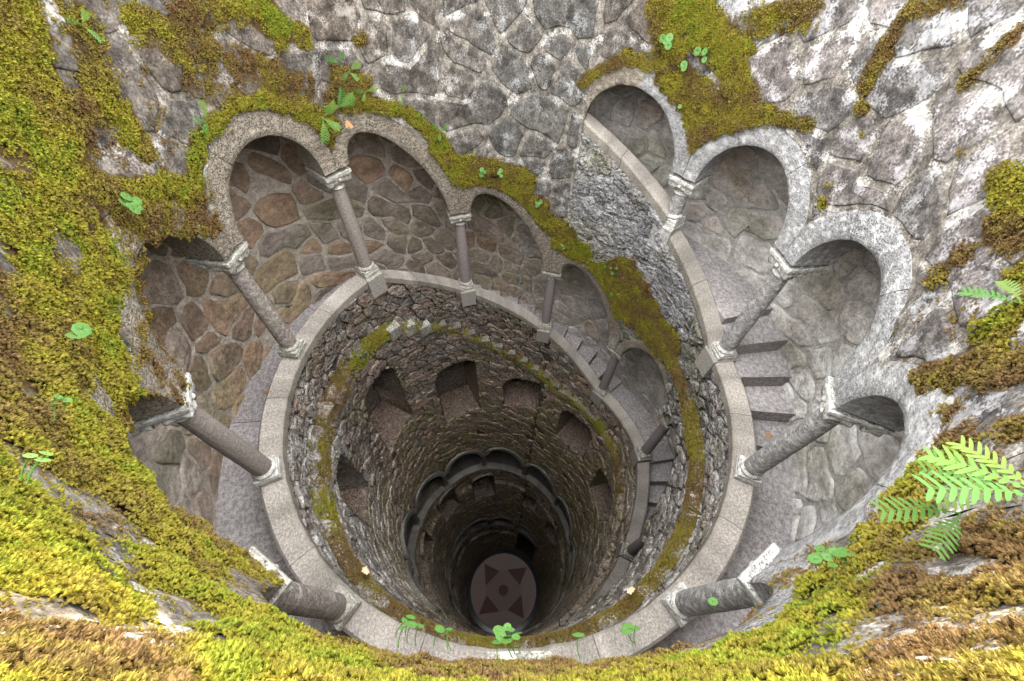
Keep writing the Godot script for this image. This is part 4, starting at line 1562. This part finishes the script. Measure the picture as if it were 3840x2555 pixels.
func build_moss() -> void:
	tufts = [tuft_mesh(4)]
	# a felt of moss under the tufts
	var st := st_new()
	var step := 0.9
	var na := int(360 / step)
	var ny := 76
	var y0 := -1.65
	var y1 := 0.13
	var mv := PackedFloat32Array()
	for i in na + 1:
		for j in ny + 1:
			var a := 17.4 + step * i
			var y := lerpf(y0, y1, float(j) / ny)
			mv.append(moss(a, y) if y < rim_y(a) + 0.05 and y > moss_foot(a) - 0.03 else -1.0)
	for i in na:
		for j in ny:
			var q := [mv[i * (ny + 1) + j], mv[i * (ny + 1) + j + 1], mv[(i + 1) * (ny + 1) + j + 1], mv[(i + 1) * (ny + 1) + j]]
			if q.min() < 0 or q.min() < 0.38: continue
			var aa := [17.4 + step * i, 17.4 + step * i, 17.4 + step * (i + 1), 17.4 + step * (i + 1)]
			var yy := [lerpf(y0, y1, float(j) / ny), lerpf(y0, y1, float(j + 1) / ny), lerpf(y0, y1, float(j + 1) / ny), lerpf(y0, y1, float(j) / ny)]
			for v in [0, 1, 2, 0, 2, 3]:
				st.set_color(moss_color(hue(aa[v], yy[v]), 1.0))
				st.add_vertex(pt(aa[v], upper_r(aa[v], yy[v]) - (q[v] * 0.024 - 0.012) * (1.0 - 0.45 * smoothstep(140.0, 165.0, aa[v]) * (1.0 - smoothstep(200.0, 235.0, aa[v]))), yy[v]))
	var felt := part(self, "moss_felt", done(st), M.mossmat)
	tag(felt, "felt of olive and brown moss over the upper wall", "moss", "", "stuff")
	# tufts
	var groups := {"left": [[], []], "near": [[], []], "far": [[], []], "right": [[], []]}
	var sp := 0.0054
	var a := 17.4
	while a < 377.4:
		var aw := fposmod(a, 360.0)
		var near := smoothstep(140.0, 165.0, aw) * (1.0 - smoothstep(200.0, 235.0, aw))
		sp = lerpf(0.0046, 0.0031, near)
		var gk := "left" if aw > 195 and aw < 305 else ("near" if aw >= 150 and aw <= 195 else ("right" if aw > 15 and aw < 150 else "far"))
		var g: Array = groups[gk]
		var y := moss_foot(a)
		var top := rim_y(a) + 0.03
		while y < top:
			var p := Vector2(a + rng.randf_range(-0.2, 0.2), y + rng.randf_range(-0.004, 0.004))
			y += sp
			var m := moss(p.x, p.y)
			if m < 0.16 or rng.randf() > (m - 0.14) * 1.9: continue
			var clump := arc_noise(n2, p.x + 33, p.y, 38.0)
			var r := upper_r(p.x, p.y) - (m * 0.024 - 0.009) * (1.0 - 0.45 * near) - 0.006 * clump
			var x := tuft_at(p.x, r, p.y, lerpf(0.0085, 0.0062, near) + 0.0050 * m * (1.0 - 0.4 * near) + 0.0025 * clump, 0.55)
			if x.origin.distance_to(cam_pos) < 0.26: continue
			g[0].append(x)
			g[1].append(moss_color(hue(p.x, p.y), 0.80 + 0.30 * rng.randf() + 0.22 * clump + 0.10 * m))
		a += rad_to_deg(sp)
	plant_moss("moss_carpet", "yellow-green and brown moss carpet covering the left side of the upper wall", groups.left[0], groups.left[1])
	plant_moss("moss_carpet", "thick mossy edge of the near rim along the bottom of the view", groups.near[0], groups.near[1])
	plant_moss("moss_carpet", "patchy moss between white lichen on the right side of the upper wall", groups.right[0], groups.right[1])
	plant_moss("moss_carpet", "moss cushions and fern-hung hood moss over the far arches", groups.far[0], groups.far[1])
	# moss on the drum: the ledge under the first and second parapet, and the spandrels over the descending arches
	var xf := []
	var cl := []
	a = A0 + 6.0
	while a < A0 + 400.0:
		var t := (a - A0) / BAY
		var dens := 0.75 + 0.6 * arc_noise(n1, a, 0.0, 2.5)
		var wdt := 0.042 + 0.03 * arc_noise(n2, a, 3.0, 3.0) + 0.045 * smoothstep(200.0, 225.0, fposmod(a, 360.0)) * (1.0 - smoothstep(285.0, 305.0, fposmod(a, 360.0)))
		var hh := 0.5 + 0.9 * arc_noise(n1, a + 50, 2.0, 2.2) + (0.25 if fposmod(a, 360.0) > 245 and fposmod(a, 360.0) < 285 else 0.0)
		if fposmod(a, 360.0) > 310 and fposmod(a, 360.0) < 360: dens *= 0.55
		for i in 40:
			if rng.randf() > dens: continue
			var y := ledge_y(t) + (rng.randf_range(-0.014, 0.017) if rng.randf() < 0.6 else rng.randf_range(-wdt * 1.4, wdt * 0.5))
			xf.append(tuft_at(a, drum_r(a, y) - 0.012, y, 0.022, 0.35))
			cl.append(moss_color(clampf(hh + rng.randf_range(-0.15, 0.15), 0.05, 1), 0.75 + 0.4 * rng.randf()))
		a += 0.32
	plant_moss("ledge_moss", "olive and brown moss along the ledge below the parapet ring", xf, cl)
	xf = []
	cl = []
	a = 377.4
	while a < 455.0:
		var y := maxf(-2.05, extrados(a) - 0.03)
		while y < par_y((a - 360 - A0) / BAY) - 0.1:
			var p := Vector2(a + rng.randf_range(-0.2, 0.2), y)
			y += sp
			var m := moss(p.x, p.y)
			if m < 0.36 or rng.randf() > 0.35 + m: continue
			xf.append(tuft_at(p.x, drum_r(p.x - 360.0, p.y) - 0.014, p.y, 0.027, 0.5))
			cl.append(moss_color(hue(p.x, p.y), 0.55 + 0.5 * rng.randf()))
		a += rad_to_deg(sp)
	plant_moss("spandrel_moss", "brown moss draped over the descending arches of the second turn", xf, cl)

func build_plants() -> void:
	for i in 4: fronds.append(frond_mesh(1.0, 60 + i))
	for i in 3: discs.append(disc_leaf(1.0, i))
	stem = stem_mesh(0.05)
	fern(284.2, -0.59, 0.955, [[60, 0.13, 0.3], [150, 0.10, 0.3], [200, 0.10, 0.4]], "small fern on the green moss at the left shoulder of the tall left arch")
	fern(308.5, -0.735, 0.955, [[250, 0.19, 0.25], [300, 0.16, 0.5], [20, 0.17, 0.35]], "fern hanging above the column between the two tall arches")
	fern(312.5, -0.725, 0.955, [[10, 0.20, 0.25], [35, 0.16, 0.4], [160, 0.12, 0.4]], "fern spreading right above the column between the two tall arches")
	fern(314.3, -0.775, 0.962, [[280, 0.08, 0.3], [240, 0.07, 0.3]], "withered orange fern below the green ferns between the arches", true)
	fern(316.5, -0.59, 0.96, [[150, 0.11, 0.3], [60, 0.09, 0.4]], "upper fern of the pair on the far wall left of centre")
	fern(318.0, -0.62, 0.96, [[20, 0.12, 0.3], [200, 0.09, 0.4], [300, 0.09, 0.4]], "lower fern of the pair on the far wall left of centre")
	fern(320.6, -0.70, 0.96, [[0, 0.11, 0.4], [170, 0.09, 0.4], [230, 0.08, 0.3]], "small fern sprouting just above the hood of the second tall arch")
	fern(329.2, -0.735, 0.96, [[40, 0.08, 0.4], [240, 0.08, 0.4]], "lone little fern above the right flank of the second tall arch")
	fern(337.8, -0.92, 0.96, [[120, 0.10, 0.3], [20, 0.10, 0.3], [260, 0.08, 0.3]], "small fern at the end of the green hood moss above the slim column")
	fern(149.6, -0.455, 0.982, [[322, 0.17, 0.05], [5, 0.14, 0.02]], "bright fern at the right, its long fronds pointing into the well", false, 3.0)
	fern(147.6, -0.425, 0.982, [[300, 0.15, 0.12], [330, 0.16, 0.04], [272, 0.13, 0.2]], "bright fern in the middle of the clump at the right edge", false, 3.0)
	fern(150.6, -0.365, 0.982, [[285, 0.18, 0.1], [318, 0.19, 0.06], [262, 0.15, 0.2]], "large bright fern cut by the right edge of the view", false, 3.0)
	fern(122.5, -0.465, 0.965, [[250, 0.16, 0.3], [200, 0.12, 0.4]], "fern tip at the right edge above the brown moss", false, 1.5)
	fern(274.0, -0.31, 0.95, [[30, 0.08, 0.4], [150, 0.07, 0.4], [270, 0.08, 0.4]], "tiny fern in the moss near the upper left corner")
	navelwort(260.8, -0.61, 0.95, 7, 0.032, 0.055, "rosette of pale oval leaves on the moss left of the arches")
	navelwort(233.5, -0.575, 0.95, 2, 0.030, 0.03, "two round leaves on the yellow moss at the left")
	navelwort(203.7, -0.33, 0.95, 3, 0.0168, 0.0217, "round leaf cluster at the left edge")
	navelwort(33.9, -0.52, 0.955, 4, 0.033, 0.06, "four round leaves on brown moss right above the small upper arch")
	navelwort(42.5, -0.53, 0.955, 3, 0.032, 0.07, "round leaves on the bright green moss at the upper right")
	navelwort(39.3, -0.58, 0.955, 2, 0.028, 0.03, "pair of round leaves between the bright moss and the upper arch")
	navelwort(41.4, -0.71, 0.955, 1, 0.030, 0.01, "single round leaf beside the small upper arch")
	navelwort(349.2, -1.145, 0.955, 4, 0.028, 0.05, "round leaves on the moss cushion above the third arch, left of the pair")
	navelwort(354.5, -1.15, 0.955, 3, 0.026, 0.05, "round leaves on the moss cushion above the third arch, right of the pair")
	navelwort(7.2, -1.317, 0.955, 4, 0.026, 0.05, "four round leaves on the descending moss above the third arch's right foot")
	navelwort(17.8, -1.58, 0.955, 3, 0.028, 0.04, "round leaves on vivid moss above the slim pinkish column")
	navelwort(36.0, -1.63, 0.96, 4, 0.025, 0.11, "scattered round leaves on brown moss above the stair arches")
	navelwort(39.3, -1.81, 0.96, 2, 0.026, 0.04, "pair of round leaves low on the brown spandrel moss")
	navelwort(154.5, -0.57, 0.977, 11, 0.018, 0.062, "cluster of eleven round leaves on the green edge at the lower right")
	navelwort(179.6, -0.62, 0.977, 9, 0.018, 0.0434, "bushy clump of round leaves at the bottom centre edge")
	navelwort(186.5, -0.60, 0.977, 5, 0.0168, 0.0372, "clump of round leaves on the near edge left of centre")
	navelwort(184.0, -0.62, 0.977, 3, 0.0156, 0.0248, "few round leaves between the two near clumps")
	navelwort(175.2, -0.52, 0.977, 1, 0.021, 0.0062, "single large round leaf on the near moss right of centre")
	navelwort(170.5, -0.62, 0.977, 2, 0.0198, 0.0217, "pair of round leaves on the near edge towards the right")
	navelwort(161.5, -0.70, 0.977, 1, 0.0204, 0.0062, "single round leaf on a long stem before the lower right column")
	navelwort(110.9, -1.953, 0.962, 1, 0.022, 0.01, "tiny round leaf on the ledge moss at the right")
	navelwort(219.0, -0.49, 0.95, 3, 0.016, 0.03, "small sprouts on the left moss below the bleached abacus")
	for e in [[217.1, -1.93, 0.955, "pale oak leaf lying on the ledge moss at the lower left"], [146.7, -1.93, 0.955, "pale oak leaf lying on the ledge moss at the lower right"]]:
		fallen(wall_frame(e[0], e[2], e[1], 2.0), 0.05, M.paleleaf, e[3])
	for e in [[270.5, 1.25, -1.845, "brown leaf on the landing at the left, nearer the column"], [279.0, 1.22, -1.845, "small brown leaf on the landing at the left, farther on"], [97.0, 1.26, -1.80, "brown leaf on the lowest upper step at the right"]]:
		fallen(Transform3D(Basis(Vector3.UP, e[0]), pt(e[0], e[1], e[2])), 0.045, M.deadleaf, e[3])

func fallen(f: Transform3D, size: float, mat: Material, label: String) -> void:
	var st := st_new()
	var n := 14
	var prev := Vector3.ZERO
	for i in n + 1:
		var t := TAU * i / n
		var k := size * (0.7 + 0.3 * absf(cos(t * 3.5))) * (0.55 + 0.45 * absf(cos(t)))
		var p := Vector3(cos(t) * k, 0.006 + 0.008 * sin(t * 2), sin(t) * k)
		if i: for v in [Vector3(0, 0.012, 0), prev, p]: st.add_vertex(v)
		prev = p
	var m := part(self, "fallen_leaf", done(st), mat)
	m.transform = f
	tag(m, label, "leaf", "fallen leaves")
